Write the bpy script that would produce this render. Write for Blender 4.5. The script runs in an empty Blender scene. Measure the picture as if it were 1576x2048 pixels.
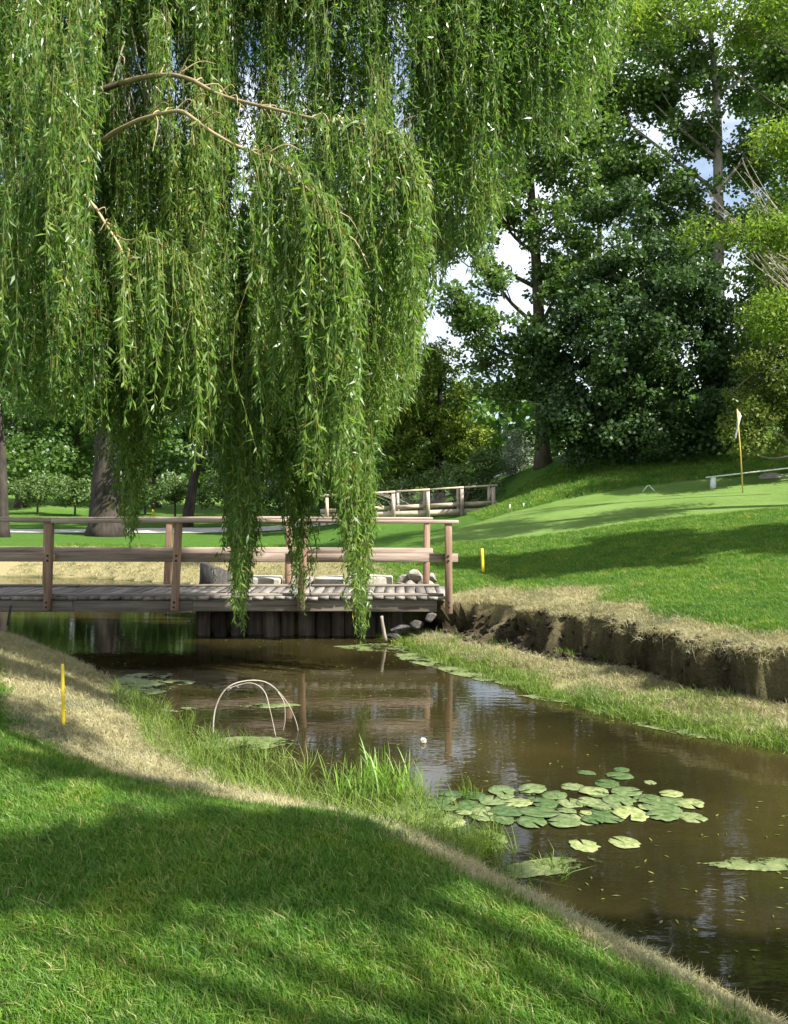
import bpy, math, random
import numpy as np
from mathutils import Vector, Matrix

random.seed(7)
R = np.random.default_rng(11)
scn = bpy.context.scene
col = scn.collection

# ------------------------------------------------------------------ camera
F, CX, HY, CH = 1700.0, 788.0, 990.0, 2.1        # photo pixels: focal, centre, horizon row; eye height over water
cam = bpy.data.cameras.new('camera')
camo = bpy.data.objects.new('camera', cam)
col.objects.link(camo)
camo.location = (0, 0, CH)
camo.rotation_euler = (math.radians(90), 0, 0)
cam.sensor_fit = 'HORIZONTAL'
cam.sensor_width = 36.0
cam.lens = F / 1576 * 36.0
cam.shift_y = -(1024 - HY) / 1576
cam.clip_start = 0.05
cam.clip_end = 3000
scn.camera = camo

# ------------------------------------------------------------------ sky and sun
SUN_DIR = Vector((0.89, -0.45, 0)).normalized()
SUN_EL = math.radians(48)
world = bpy.data.worlds.new('World')
scn.world = world
world.use_nodes = True
wn, wl = world.node_tree.nodes, world.node_tree.links
wn.clear()
w_out = wn.new('ShaderNodeOutputWorld')
w_bg = wn.new('ShaderNodeBackground')
w_sky = wn.new('ShaderNodeTexSky')
w_sky.sky_type = 'NISHITA'
w_sky.sun_disc = False
w_sky.sun_elevation = SUN_EL
w_sky.sun_rotation = math.atan2(SUN_DIR.x, SUN_DIR.y)
w_sky.air_density = 1.0
w_sky.dust_density = 1.2
w_tc = wn.new('ShaderNodeTexCoord')
w_map = wn.new('ShaderNodeMapping')
w_map.inputs['Scale'].default_value = (1.0, 1.0, 2.2)
w_no = wn.new('ShaderNodeTexNoise')
w_no.inputs['Scale'].default_value = 2.1
w_no.inputs['Detail'].default_value = 9
w_no.inputs['Roughness'].default_value = 0.58
w_ramp = wn.new('ShaderNodeValToRGB')
w_ramp.color_ramp.elements[0].position = 0.40
w_ramp.color_ramp.elements[1].position = 0.56
w_mix = wn.new('ShaderNodeMixRGB')
w_mix.inputs['Color2'].default_value = (7.2, 7.6, 8.2, 1)
wl.new(w_tc.outputs['Generated'], w_map.inputs['Vector'])
wl.new(w_map.outputs['Vector'], w_no.inputs['Vector'])
wl.new(w_no.outputs['Fac'], w_ramp.inputs['Fac'])
wl.new(w_ramp.outputs['Color'], w_mix.inputs['Fac'])
wl.new(w_sky.outputs['Color'], w_mix.inputs['Color1'])
wl.new(w_mix.outputs['Color'], w_bg.inputs['Color'])
w_bg.inputs['Strength'].default_value = 0.085
wl.new(w_bg.outputs['Background'], w_out.inputs['Surface'])

sun = bpy.data.lights.new('sun', 'SUN')
sun.energy = 5.0
sun.angle = math.radians(0.55)
sun.color = (1.0, 0.965, 0.91)
suno = bpy.data.objects.new('sun', sun)
col.objects.link(suno)
sv = Vector((SUN_DIR.x * math.cos(SUN_EL), SUN_DIR.y * math.cos(SUN_EL), math.sin(SUN_EL)))
suno.rotation_euler = sv.to_track_quat('Z', 'Y').to_euler()
suno.location = sv * 60

scn.view_settings.view_transform = 'Standard'
scn.view_settings.look = 'None'
scn.view_settings.exposure = 1.32
scn.view_settings.gamma = 1.0
scn.view_settings.use_curve_mapping = False
scn.render.engine = 'CYCLES'
scn.cycles.max_bounces = 7
scn.cycles.diffuse_bounces = 3
scn.cycles.glossy_bounces = 3
scn.cycles.transmission_bounces = 4
scn.cycles.use_denoising = True
scn.cycles.caustics_reflective = False
scn.cycles.caustics_refractive = False

# ------------------------------------------------------------------ helpers
def P(x, y, Y):
    return np.array(((x - CX) / F * Y, Y, CH + (HY - y) / F * Y))

def V(*a):
    return np.array(a, float)

def unit(a):
    n = np.linalg.norm(a, axis=-1, keepdims=True)
    return a / np.maximum(n, 1e-9)

def hash2(i, j, seed):
    h = (i.astype(np.int64) * 374761393 + j.astype(np.int64) * 668265263 + seed * 1442695041) & 0x7fffffff
    h = ((h ^ (h >> 13)) * 1274126177) & 0x7fffffff
    return ((h ^ (h >> 16)) & 0xffff) / 65535.0

def noise2(x, y, s=1.0, seed=0):
    x = np.asarray(x, float) * s; y = np.asarray(y, float) * s
    i = np.floor(x); j = np.floor(y); u = x - i; v = y - j
    u = u * u * (3 - 2 * u); v = v * v * (3 - 2 * v)
    a = hash2(i, j, seed); b = hash2(i + 1, j, seed); c = hash2(i, j + 1, seed); d = hash2(i + 1, j + 1, seed)
    return (a * (1 - u) + b * u) * (1 - v) + (c * (1 - u) + d * u) * v

def fbm(x, y, s=1.0, seed=0, o=3):
    t = 0; a = 0.5
    for k in range(o):
        t = t + a * (noise2(x, y, s, seed + k) - 0.5) * 2; s *= 2.03; a *= 0.5
    return t

def sstep(a, b, x):
    t = np.clip((np.asarray(x, float) - a) / (b - a), 0, 1)
    return t * t * (3 - 2 * t)

def tag(o, label=None, cat=None, group=None, kind=None):
    if label: o['label'] = label
    if cat: o['category'] = cat
    if group: o['group'] = group
    if kind: o['kind'] = kind
    return o

def empty(name, loc, label=None, cat=None, group=None):
    o = bpy.data.objects.new(name, None)
    o.empty_display_size = 0.2
    o.location = Vector([float(c) for c in loc])
    col.objects.link(o)
    return tag(o, label, cat, group)

def link(name, me, mat, parent=None, loc=None, rot=None):
    o = bpy.data.objects.new(name, me)
    col.objects.link(o)
    if mat is not None and len(me.materials) == 0: me.materials.append(mat)
    if loc is not None: o.location = Vector([float(c) for c in loc])
    if rot is not None: o.rotation_euler = rot
    if parent is not None: o.parent = parent
    return o

def mesh_np(name, verts, quads=None, tris=None, smooth=False, fattr=None, vattr=None):
    """fast mesh from numpy arrays"""
    me = bpy.data.meshes.new(name)
    verts = np.asarray(verts, np.float32)
    me.vertices.add(len(verts))
    me.vertices.foreach_set('co', verts.ravel())
    loops = []; starts = []; tot = 0
    for a, k in ((quads, 4), (tris, 3)):
        if a is not None and len(a):
            a = np.asarray(a, np.int32)
            loops.append(a.ravel()); starts.append(tot + np.arange(len(a), dtype=np.int32) * k); tot += a.size
    loops = np.concatenate(loops); starts = np.concatenate(starts)
    me.loops.add(len(loops)); me.loops.foreach_set('vertex_index', loops)
    me.polygons.add(len(starts)); me.polygons.foreach_set('loop_start', starts)
    if smooth: me.polygons.foreach_set('use_smooth', np.ones(len(starts), bool))
    for nm, arr in (fattr or {}).items():
        at = me.attributes.new(nm, 'FLOAT', 'FACE'); at.data.foreach_set('value', np.asarray(arr, np.float32))
    for nm, arr in (vattr or {}).items():
        at = me.attributes.new(nm, 'FLOAT', 'POINT'); at.data.foreach_set('value', np.asarray(arr, np.float32))
    me.update(calc_edges=True)
    me.validate()
    return me

class MB:
    """collects tubes and boxes, builds one mesh"""
    def __init__(s): s.v = []; s.q = []; s.t = []; s.n = 0
    def add(s, v, q=None, t=None):
        v = np.asarray(v, float)
        if q is not None and len(q): s.q.append(np.asarray(q, int) + s.n)
        if t is not None and len(t): s.t.append(np.asarray(t, int) + s.n)
        s.v.append(v); s.n += len(v)
    def tube(s, pts, rad, n=7, cap=True, bump=0.0):
        pts = np.asarray(pts, float); m = len(pts); rad = np.broadcast_to(np.asarray(rad, float), (m,))
        tan = np.gradient(pts, axis=0); tan = unit(tan)
        ref = V(0, 0, 1) if abs(tan[0][2]) < 0.9 else V(1, 0, 0)
        u = np.cross(tan, ref); u = unit(u); w = np.cross(tan, u)
        a = np.arange(n) / n * 2 * math.pi
        ring = u[:, None, :] * np.cos(a)[None, :, None] + w[:, None, :] * np.sin(a)[None, :, None]
        rr = rad[:, None] * (1 + bump * (R.random((m, n)) - 0.5) * 2)
        v = pts[:, None, :] + ring * rr[:, :, None]
        v = v.reshape(-1, 3)
        i = np.arange(m - 1)[:, None] * n; j = np.arange(n)[None, :]; k = (j + 1) % n
        q = np.stack([i + j, i + k, i + n + k, i + n + j], -1).reshape(-1, 4)
        t = []
        if cap:
            v = np.concatenate([v, pts[:1], pts[-1:]])
            c0, c1 = m * n, m * n + 1
            for jj in range(n):
                t.append((c0, (jj + 1) % n, jj)); t.append((c1, (m - 1) * n + jj, (m - 1) * n + (jj + 1) % n))
        s.add(v, q, t)
    def box(s, c, size, rz=0.0, rx=0.0, ry=0.0, jit=0.0):
        x, y, z = np.asarray(size, float) / 2
        v = np.array([(-x, -y, -z), (x, -y, -z), (x, y, -z), (-x, y, -z), (-x, -y, z), (x, -y, z), (x, y, z), (-x, y, z)])
        if jit: v = v + (R.random(v.shape) - 0.5) * 2 * jit
        M = np.array(Matrix.Rotation(rz, 3, 'Z') @ Matrix.Rotation(ry, 3, 'Y') @ Matrix.Rotation(rx, 3, 'X'))
        s.add(v @ M.T + np.asarray(c, float), [(0, 3, 2, 1), (4, 5, 6, 7), (0, 1, 5, 4), (1, 2, 6, 5), (2, 3, 7, 6), (3, 0, 4, 7)])
    def mesh(s, name, smooth=False):
        return mesh_np(name, np.concatenate(s.v), np.concatenate(s.q) if s.q else None, np.concatenate(s.t) if s.t else None, smooth)
    def build(s, name, mat, parent=None, smooth=False, loc=None):
        return link(name, s.mesh(name, smooth), mat, parent, loc)

def bevel(o, w=0.008, seg=2):
    m = o.modifiers.new('bevel', 'BEVEL'); m.width = w; m.segments = seg; m.limit_method = 'ANGLE'
    return o

def spline(pts, n):
    """Catmull-Rom through points"""
    p = np.asarray(pts, float)
    p = np.concatenate([2 * p[:1] - p[1:2], p, 2 * p[-1:] - p[-2:-1]])
    out = []
    t = np.linspace(0, len(p) - 3 - 1e-6, n)
    i = t.astype(int); f = (t - i)[:, None]
    a, b, c, d = p[i], p[i + 1], p[i + 2], p[i + 3]
    return 0.5 * (2 * b + (c - a) * f + (2 * a - 5 * b + 4 * c - d) * f ** 2 + (3 * b - a - 3 * c + d) * f ** 3)

def diamonds(base, d, side, ln, wd, mid=0.42, sag=0.0):
    """one kite-shaped leaf per row"""
    n = len(base)
    nrm = np.cross(d, side)
    m = base + d * (ln * mid)[:, None] + nrm * (ln * sag)[:, None]
    v = np.empty((n, 4, 3))
    v[:, 0] = base
    v[:, 1] = m + side * (wd * 0.5)[:, None]
    v[:, 2] = base + d * ln[:, None]
    v[:, 3] = m - side * (wd * 0.5)[:, None]
    return v.reshape(-1, 3), np.arange(n * 4).reshape(n, 4)

def rand_dirs(n):
    return unit(R.normal(size=(n, 3)))

# ------------------------------------------------------------------ materials
def newmat(name):
    m = bpy.data.materials.new(name); m.use_nodes = True
    nt = m.node_tree; nt.nodes.clear()
    out = nt.nodes.new('ShaderNodeOutputMaterial')
    return m, nt.nodes, nt.links, out

def ramp(nodes, stops):
    r = nodes.new('ShaderNodeValToRGB'); e = r.color_ramp.elements
    while len(e) < len(stops): e.new(0.5)
    for k, (p, c) in enumerate(stops):
        e[k].position = p; e[k].color = (*c, 1)
    return r

def leaf_mat(name, stops, transl=0.35, rough=0.45, spec=0.4, inst=False, tboost=1.35):
    m, N, L, out = newmat(name)
    if inst:
        a = N.new('ShaderNodeObjectInfo'); g = N.new('ShaderNodeNewGeometry')
        ad = N.new('ShaderNodeMath'); ad.operation = 'ADD'
        L.new(a.outputs['Random'], ad.inputs[0]); L.new(g.outputs['Random Per Island'], ad.inputs[1])
        mu = N.new('ShaderNodeMath'); mu.operation = 'MULTIPLY'; mu.inputs[1].default_value = 0.5
        L.new(ad.outputs[0], mu.inputs[0]); fac = mu.outputs[0]
    else:
        a = N.new('ShaderNodeAttribute'); a.attribute_name = 'rnd'; fac = a.outputs['Fac']
    r = ramp(N, stops); L.new(fac, r.inputs['Fac']); colr = r.outputs['Color']
    if inst:
        gp_ = N.new('ShaderNodeNewGeometry'); pn = N.new('ShaderNodeTexNoise'); pn.inputs['Scale'].default_value = 1.7; pn.inputs['Detail'].default_value = 5; pn.inputs['Roughness'].default_value = 0.65
        L.new(gp_.outputs['Position'], pn.inputs['Vector'])
        pr = ramp(N, [(0.33, (0.72, 0.80, 0.85)), (0.5, (1.0, 1.0, 1.0)), (0.62, (1.30, 1.12, 1.05) if name == 'grass' else (1.08, 1.08, 1.1)), (0.74, (1.65, 1.25, 1.4) if name == 'grass' else (1.2, 1.2, 1.3))]); L.new(pn.outputs['Fac'], pr.inputs['Fac'])
        pm_ = N.new('ShaderNodeMixRGB'); pm_.blend_type = 'MULTIPLY'; pm_.inputs['Fac'].default_value = 1
        L.new(colr, pm_.inputs['Color1']); L.new(pr.outputs['Color'], pm_.inputs['Color2']); colr = pm_.outputs['Color']
    p = N.new('ShaderNodeBsdfPrincipled')
    p.inputs['Roughness'].default_value = rough
    p.inputs['Specular IOR Level'].default_value = spec
    L.new(colr, p.inputs['Base Color'])
    t = N.new('ShaderNodeBsdfTranslucent')
    mulc = N.new('ShaderNodeMixRGB'); mulc.blend_type = 'MULTIPLY'; mulc.inputs['Fac'].default_value = 1
    mulc.inputs['Color2'].default_value = (tboost * 1.0, tboost * 1.12, tboost * 0.55, 1)
    L.new(colr, mulc.inputs['Color1']); L.new(mulc.outputs['Color'], t.inputs['Color'])
    mx = N.new('ShaderNodeMixShader'); mx.inputs['Fac'].default_value = transl
    L.new(p.outputs[0], mx.inputs[1]); L.new(t.outputs[0], mx.inputs[2])
    L.new(mx.outputs[0], out.inputs['Surface'])
    return m

def rough_mat(name, stops, scale=(6, 6, 6), detail=6, rough=0.85, bump=0.3, bscale=None, objrand=0.25, coord='Object', spec=0.2):
    """weathered noise material: wood, bark, stone"""
    m, N, L, out = newmat(name)
    tc = N.new('ShaderNodeTexCoord'); mp = N.new('ShaderNodeMapping'); mp.inputs['Scale'].default_value = scale
    oi = N.new('ShaderNodeObjectInfo')
    L.new(tc.outputs[coord], mp.inputs['Vector'])
    cmb = N.new('ShaderNodeVectorMath'); cmb.operation = 'SCALE'; cmb.inputs['Scale'].default_value = 37.0
    cx = N.new('ShaderNodeCombineXYZ')
    for k in range(3): L.new(oi.outputs['Random'], cx.inputs[k])
    L.new(cx.outputs[0], cmb.inputs[0])
    L.new(cmb.outputs[0], mp.inputs['Location'])
    no = N.new('ShaderNodeTexNoise'); no.inputs['Scale'].default_value = 1.0; no.inputs['Detail'].default_value = detail
    no.inputs['Roughness'].default_value = 0.65
    L.new(mp.outputs[0], no.inputs['Vector'])
    r = ramp(N, stops); L.new(no.outputs['Fac'], r.inputs['Fac'])
    hs = N.new('ShaderNodeHueSaturation')
    ma = N.new('ShaderNodeMapRange'); ma.inputs['To Min'].default_value = 1 - objrand; ma.inputs['To Max'].default_value = 1 + objrand
    L.new(oi.outputs['Random'], ma.inputs['Value']); L.new(ma.outputs[0], hs.inputs['Value'])
    L.new(r.outputs['Color'], hs.inputs['Color'])
    p = N.new('ShaderNodeBsdfPrincipled'); p.inputs['Roughness'].default_value = rough
    p.inputs['Specular IOR Level'].default_value = spec
    L.new(hs.outputs['Color'], p.inputs['Base Color'])
    b = N.new('ShaderNodeBump'); b.inputs['Strength'].default_value = bump; b.inputs['Distance'].default_value = 0.02
    L.new(no.outputs['Fac'], b.inputs['Height']); L.new(b.outputs[0], p.inputs['Normal'])
    L.new(p.outputs[0], out.inputs['Surface'])
    return m

M = {}
M['willow_leaf'] = leaf_mat('willow_leaf', [(0.0, (0.05, 0.11, 0.02)), (0.4, (0.095, 0.18, 0.03)), (0.75, (0.165, 0.26, 0.045)), (0.96, (0.25, 0.32, 0.07)), (1.0, (0.34, 0.29, 0.06))], 0.44, 0.38, 0.5)
M['willow_twig'] = rough_mat('willow_twig', [(0.3, (0.12, 0.12, 0.03)), (0.7, (0.20, 0.18, 0.06))], (5, 5, 5), 3, 0.7, 0.1)
M['willow_branch'] = rough_mat('willow_branch', [(0.3, (0.26, 0.19, 0.10)), (0.7, (0.42, 0.33, 0.18))], (9, 9, 9), 5, 0.75, 0.3)
M['bark'] = rough_mat('bark', [(0.25, (0.035, 0.028, 0.02)), (0.5, (0.10, 0.08, 0.055)), (0.8, (0.19, 0.155, 0.115))], (5, 5, 1.2), 7, 0.95, 0.9)
M['bark_pale'] = rough_mat('bark_pale', [(0.3, (0.16, 0.13, 0.10)), (0.6, (0.32, 0.28, 0.23)), (0.8, (0.45, 0.41, 0.35))], (4, 4, 1.5), 6, 0.9, 0.5)
M['bark_dark'] = rough_mat('bark_dark', [(0.3, (0.02, 0.017, 0.013)), (0.7, (0.075, 0.062, 0.05))], (5, 5, 1.5), 6, 0.95, 0.7)
M['dead_twig'] = rough_mat('dead_twig', [(0.3, (0.25, 0.21, 0.17)), (0.7, (0.42, 0.37, 0.31))], (8, 8, 8), 4, 0.85, 0.2)
M['leaf_cotton'] = leaf_mat('leaf_cotton', [(0, (0.045, 0.085, 0.02)), (0.5, (0.095, 0.16, 0.034)), (0.9, (0.14, 0.22, 0.052)), (1, (0.18, 0.25, 0.08))], 0.36, 0.45, 0.35)
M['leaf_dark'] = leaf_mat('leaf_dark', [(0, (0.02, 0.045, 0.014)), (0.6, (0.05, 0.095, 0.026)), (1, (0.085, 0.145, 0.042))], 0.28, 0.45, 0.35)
M['leaf_mid'] = leaf_mat('leaf_mid', [(0, (0.042, 0.09, 0.02)), (0.5, (0.08, 0.15, 0.03)), (1, (0.14, 0.22, 0.05))], 0.38, 0.45)
M['leaf_yellow'] = leaf_mat('leaf_yellow', [(0, (0.085, 0.155, 0.02)), (0.5, (0.17, 0.25, 0.035)), (1, (0.29, 0.34, 0.06))], 0.4, 0.5, 0.3)
M['leaf_cedar'] = leaf_mat('leaf_cedar', [(0, (0.035, 0.07, 0.012)), (0.5, (0.10, 0.155, 0.02)), (0.8, (0.21, 0.26, 0.032)), (1, (0.32, 0.33, 0.05))], 0.2, 0.6, 0.2)
M['leaf_olive'] = leaf_mat('leaf_olive', [(0, (0.055, 0.085, 0.015)), (0.5, (0.12, 0.16, 0.03)), (0.9, (0.20, 0.225, 0.05)), (1, (0.32, 0.27, 0.09))], 0.3, 0.5, 0.3)
M['leaf_grey'] = leaf_mat('leaf_grey', [(0, (0.12, 0.16, 0.10)), (0.6, (0.22, 0.26, 0.19)), (1, (0.34, 0.37, 0.30))], 0.2, 0.55, 0.3)
M['leaf_shrub'] = leaf_mat('leaf_shrub', [(0, (0.06, 0.11, 0.03)), (0.6, (0.11, 0.17, 0.05)), (1, (0.19, 0.25, 0.09))], 0.3, 0.5, 0.3)
M['grass'] = leaf_mat('grass', [(0.1, (0.044, 0.118, 0.012)), (0.5, (0.085, 0.19, 0.018)), (0.78, (0.135, 0.245, 0.03)), (0.9, (0.30, 0.29, 0.10)), (1, (0.42, 0.36, 0.18))], 0.35, 0.5, 0.25, inst=True)
M['dry_grass'] = leaf_mat('dry_grass', [(0.1, (0.20, 0.18, 0.07)), (0.5, (0.335, 0.295, 0.15)), (0.85, (0.45, 0.405, 0.235)), (1, (0.56, 0.51, 0.33))], 0.2, 0.7, 0.1, inst=True, tboost=1.0)
M['weed'] = leaf_mat('weed', [(0.1, (0.07, 0.13, 0.02)), (0.5, (0.13, 0.20, 0.03)), (0.9, (0.22, 0.27, 0.06)), (1, (0.33, 0.30, 0.12))], 0.35, 0.5, 0.25, inst=True)
M['reed'] = leaf_mat('reed', [(0, (0.15, 0.27, 0.045)), (1, (0.27, 0.40, 0.08))], 0.4, 0.4, 0.4, inst=True)
WG = (22, 22, 1.6)
M['post_wood'] = rough_mat('post_wood', [(0.25, (0.15, 0.085, 0.055)), (0.5, (0.32, 0.20, 0.135)), (0.75, (0.44, 0.31, 0.225))], WG, 6, 0.85, 0.35, objrand=0.15)
M['rail_wood'] = rough_mat('rail_wood', [(0.25, (0.17, 0.125, 0.10)), (0.5, (0.38, 0.285, 0.225)), (0.8, (0.52, 0.43, 0.36))], (1.3, 20, 20), 7, 0.85, 0.35, objrand=0.15)
M['plank_wood'] = rough_mat('plank_wood', [(0.25, (0.09, 0.08, 0.07)), (0.5, (0.21, 0.19, 0.165)), (0.8, (0.33, 0.305, 0.27))], (16, 1.6, 16), 7, 0.85, 0.4, objrand=0.3)
M['fascia_wood'] = rough_mat('fascia_wood', [(0.25, (0.08, 0.068, 0.055)), (0.5, (0.22, 0.185, 0.145)), (0.8, (0.34, 0.30, 0.24))], (1.2, 18, 18), 7, 0.85, 0.4, objrand=0.15)
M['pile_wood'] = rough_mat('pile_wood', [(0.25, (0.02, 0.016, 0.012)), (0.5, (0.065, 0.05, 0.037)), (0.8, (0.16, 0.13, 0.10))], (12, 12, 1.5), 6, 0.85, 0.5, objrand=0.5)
M['fence_wood'] = rough_mat('fence_wood', [(0.25, (0.28, 0.21, 0.15)), (0.5, (0.46, 0.37, 0.28)), (0.8, (0.58, 0.50, 0.40))], (3, 3, 3), 5, 0.85, 0.3, objrand=0.15)
M['limestone'] = rough_mat('limestone', [(0.25, (0.19, 0.165, 0.125)), (0.5, (0.40, 0.36, 0.29)), (0.8, (0.56, 0.52, 0.44))], (5, 5, 7), 8, 0.9, 0.6, objrand=0.12)
M['boulder'] = rough_mat('boulder', [(0.25, (0.12, 0.108, 0.09)), (0.5, (0.25, 0.225, 0.185)), (0.8, (0.38, 0.35, 0.30))], (6, 6, 6), 7, 0.9, 0.5, objrand=0.25)
M['stump'] = rough_mat('stump', [(0.3, (0.025, 0.022, 0.02)), (0.5, (0.07, 0.064, 0.058)), (0.8, (0.19, 0.18, 0.165))], (8, 8, 3), 7, 0.9, 0.7)
M['yellow_paint'] = rough_mat('yellow_paint', [(0.2, (0.30, 0.20, 0.03)), (0.42, (0.66, 0.48, 0.012)), (0.8, (0.80, 0.62, 0.02))], (9, 9, 5), 6, 0.55, 0.15, objrand=0.05, spec=0.4)
M['white_paint'] = rough_mat('white_paint', [(0.25, (0.5, 0.49, 0.45)), (0.6, (0.76, 0.76, 0.73))], (7, 7, 7), 5, 0.6, 0.1, objrand=0.05, spec=0.4)
M['flag_cloth'] = rough_mat('flag_cloth', [(0.3, (0.74, 0.76, 0.78)), (0.7, (0.84, 0.85, 0.86))], (6, 6, 6), 3, 0.8, 0.1, objrand=0)
M['pole_paint'] = rough_mat('pole_paint', [(0.3, (0.42, 0.30, 0.06)), (0.7, (0.60, 0.46, 0.12))], (9, 9, 2), 4, 0.5, 0.1, objrand=0)
M['stick'] = rough_mat('stick', [(0.3, (0.30, 0.25, 0.19)), (0.7, (0.52, 0.46, 0.37))], (14, 14, 5), 4, 0.8, 0.3)
M['dark_iron'] = rough_mat('dark_iron', [(0.3, (0.02, 0.02, 0.018)), (0.7, (0.06, 0.055, 0.05))], (9, 9, 9), 4, 0.7, 0.2)
M['path'] = rough_mat('path', [(0.3, (0.36, 0.34, 0.30)), (0.7, (0.50, 0.48, 0.44))], (2, 2, 2), 6, 0.95, 0.2, objrand=0)
def tint_by_object(m, a, b):
    N, L = m.node_tree.nodes, m.node_tree.links
    p = next(n for n in N if n.type == 'BSDF_PRINCIPLED'); src = p.inputs['Base Color'].links[0].from_socket
    oi = N.new('ShaderNodeObjectInfo'); r = ramp(N, [(0, a), (0.6, (1, 1, 1)), (1, b)]); L.new(oi.outputs['Random'], r.inputs['Fac'])
    x = N.new('ShaderNodeMixRGB'); x.blend_type = 'MULTIPLY'; x.inputs['Fac'].default_value = 1
    L.new(src, x.inputs['Color1']); L.new(r.outputs['Color'], x.inputs['Color2']); L.new(x.outputs['Color'], p.inputs['Base Color'])
M['pad'] = rough_mat('pad', [(0.3, (0.045, 0.06, 0.018)), (0.45, (0.11, 0.145, 0.055)), (0.58, (0.175, 0.205, 0.09)), (0.75, (0.27, 0.26, 0.15))], (2.6, 2.6, 2.6), 8, 0.3, 0.25, objrand=0.45, spec=0.5)
tint_by_object(M['pad'], (0.65, 0.95, 0.7), (1.2, 1.1, 1.0))
M['debris'] = rough_mat('debris', [(0.35, (0.06, 0.05, 0.035)), (0.5, (0.30, 0.26, 0.19)), (0.75, (0.55, 0.52, 0.45))], (9, 9, 9), 4, 0.8, 0.2)

def algae_mat():
    m, N, L, out = newmat('algae')
    g = N.new('ShaderNodeNewGeometry')
    no = N.new('ShaderNodeTexNoise'); no.inputs['Scale'].default_value = 26; no.inputs['Detail'].default_value = 6; no.inputs['Roughness'].default_value = 0.7
    n2 = N.new('ShaderNodeTexNoise'); n2.inputs['Scale'].default_value = 3.1; n2.inputs['Detail'].default_value = 3
    L.new(g.outputs['Position'], no.inputs['Vector']); L.new(g.outputs['Position'], n2.inputs['Vector'])
    ad = N.new('ShaderNodeMath'); ad.operation = 'ADD'; L.new(no.outputs['Fac'], ad.inputs[0]); L.new(n2.outputs['Fac'], ad.inputs[1])
    mu = N.new('ShaderNodeMath'); mu.operation = 'MULTIPLY'; mu.inputs[1].default_value = 0.5; L.new(ad.outputs[0], mu.inputs[0])
    r = ramp(N, [(0.36, (0.035, 0.045, 0.015)), (0.5, (0.10, 0.13, 0.04)), (0.64, (0.19, 0.215, 0.085))]); L.new(mu.outputs[0], r.inputs['Fac'])
    p = N.new('ShaderNodeBsdfPrincipled'); p.inputs['Roughness'].default_value = 0.5
    L.new(r.outputs['Color'], p.inputs['Base Color'])
    b = N.new('ShaderNodeBump'); b.inputs['Strength'].default_value = 0.35; b.inputs['Distance'].default_value = 0.012
    L.new(no.outputs['Fac'], b.inputs['Height']); L.new(b.outputs[0], p.inputs['Normal'])
    n3 = N.new('ShaderNodeTexNoise'); n3.inputs['Scale'].default_value = 17; n3.inputs['Detail'].default_value = 7; n3.inputs['Roughness'].default_value = 0.75
    L.new(g.outputs['Position'], n3.inputs['Vector'])
    a2 = N.new('ShaderNodeMath'); a2.operation = 'ADD'; L.new(n3.outputs['Fac'], a2.inputs[0]); L.new(n2.outputs['Fac'], a2.inputs[1])
    hr = ramp(N, [(0.46, (0, 0, 0)), (0.50, (1, 1, 1))]); m5 = N.new('ShaderNodeMath'); m5.operation = 'MULTIPLY'; m5.inputs[1].default_value = 0.5
    L.new(a2.outputs[0], m5.inputs[0]); L.new(m5.outputs[0], hr.inputs['Fac'])
    tr = N.new('ShaderNodeBsdfTransparent'); mx = N.new('ShaderNodeMixShader')
    L.new(hr.outputs['Color'], mx.inputs['Fac']); L.new(tr.outputs[0], mx.inputs[1]); L.new(p.outputs[0], mx.inputs[2])
    L.new(mx.outputs[0], out.inputs['Surface'])
    return m
M['algae'] = algae_mat()

def water_mat():
    m, N, L, out = newmat('pond_water')
    g = N.new('ShaderNodeNewGeometry')
    mp = N.new('ShaderNodeMapping'); mp.inputs['Scale'].default_value = (1.0, 2.6, 1.0); mp.inputs['Rotation'].default_value = (0, 0, 0.25)
    L.new(g.outputs['Position'], mp.inputs['Vector'])
    no = N.new('ShaderNodeTexNoise'); no.inputs['Scale'].default_value = 4.2; no.inputs['Detail'].default_value = 3; no.inputs['Roughness'].default_value = 0.5
    L.new(mp.outputs[0], no.inputs['Vector'])
    n2 = N.new('ShaderNodeTexNoise'); n2.inputs['Scale'].default_value = 0.4; n2.inputs['Detail'].default_value = 5
    L.new(g.outputs['Position'], n2.inputs['Vector'])
    r = ramp(N, [(0.36, (0.010, 0.009, 0.0035)), (0.64, (0.040, 0.032, 0.010))]); L.new(n2.outputs['Fac'], r.inputs['Fac'])
    p = N.new('ShaderNodeBsdfPrincipled')
    p.inputs['Roughness'].default_value = 0.03; p.inputs['IOR'].default_value = 1.47
    L.new(r.outputs['Color'], p.inputs['Base Color'])
    b = N.new('ShaderNodeBump'); b.inputs['Strength'].default_value = 0.038; b.inputs['Distance'].default_value = 0.03
    L.new(no.outputs['Fac'], b.inputs['Height']); L.new(b.outputs[0], p.inputs['Normal'])
    L.new(p.outputs[0], out.inputs['Surface'])
    return m
M['water'] = water_mat()

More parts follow.
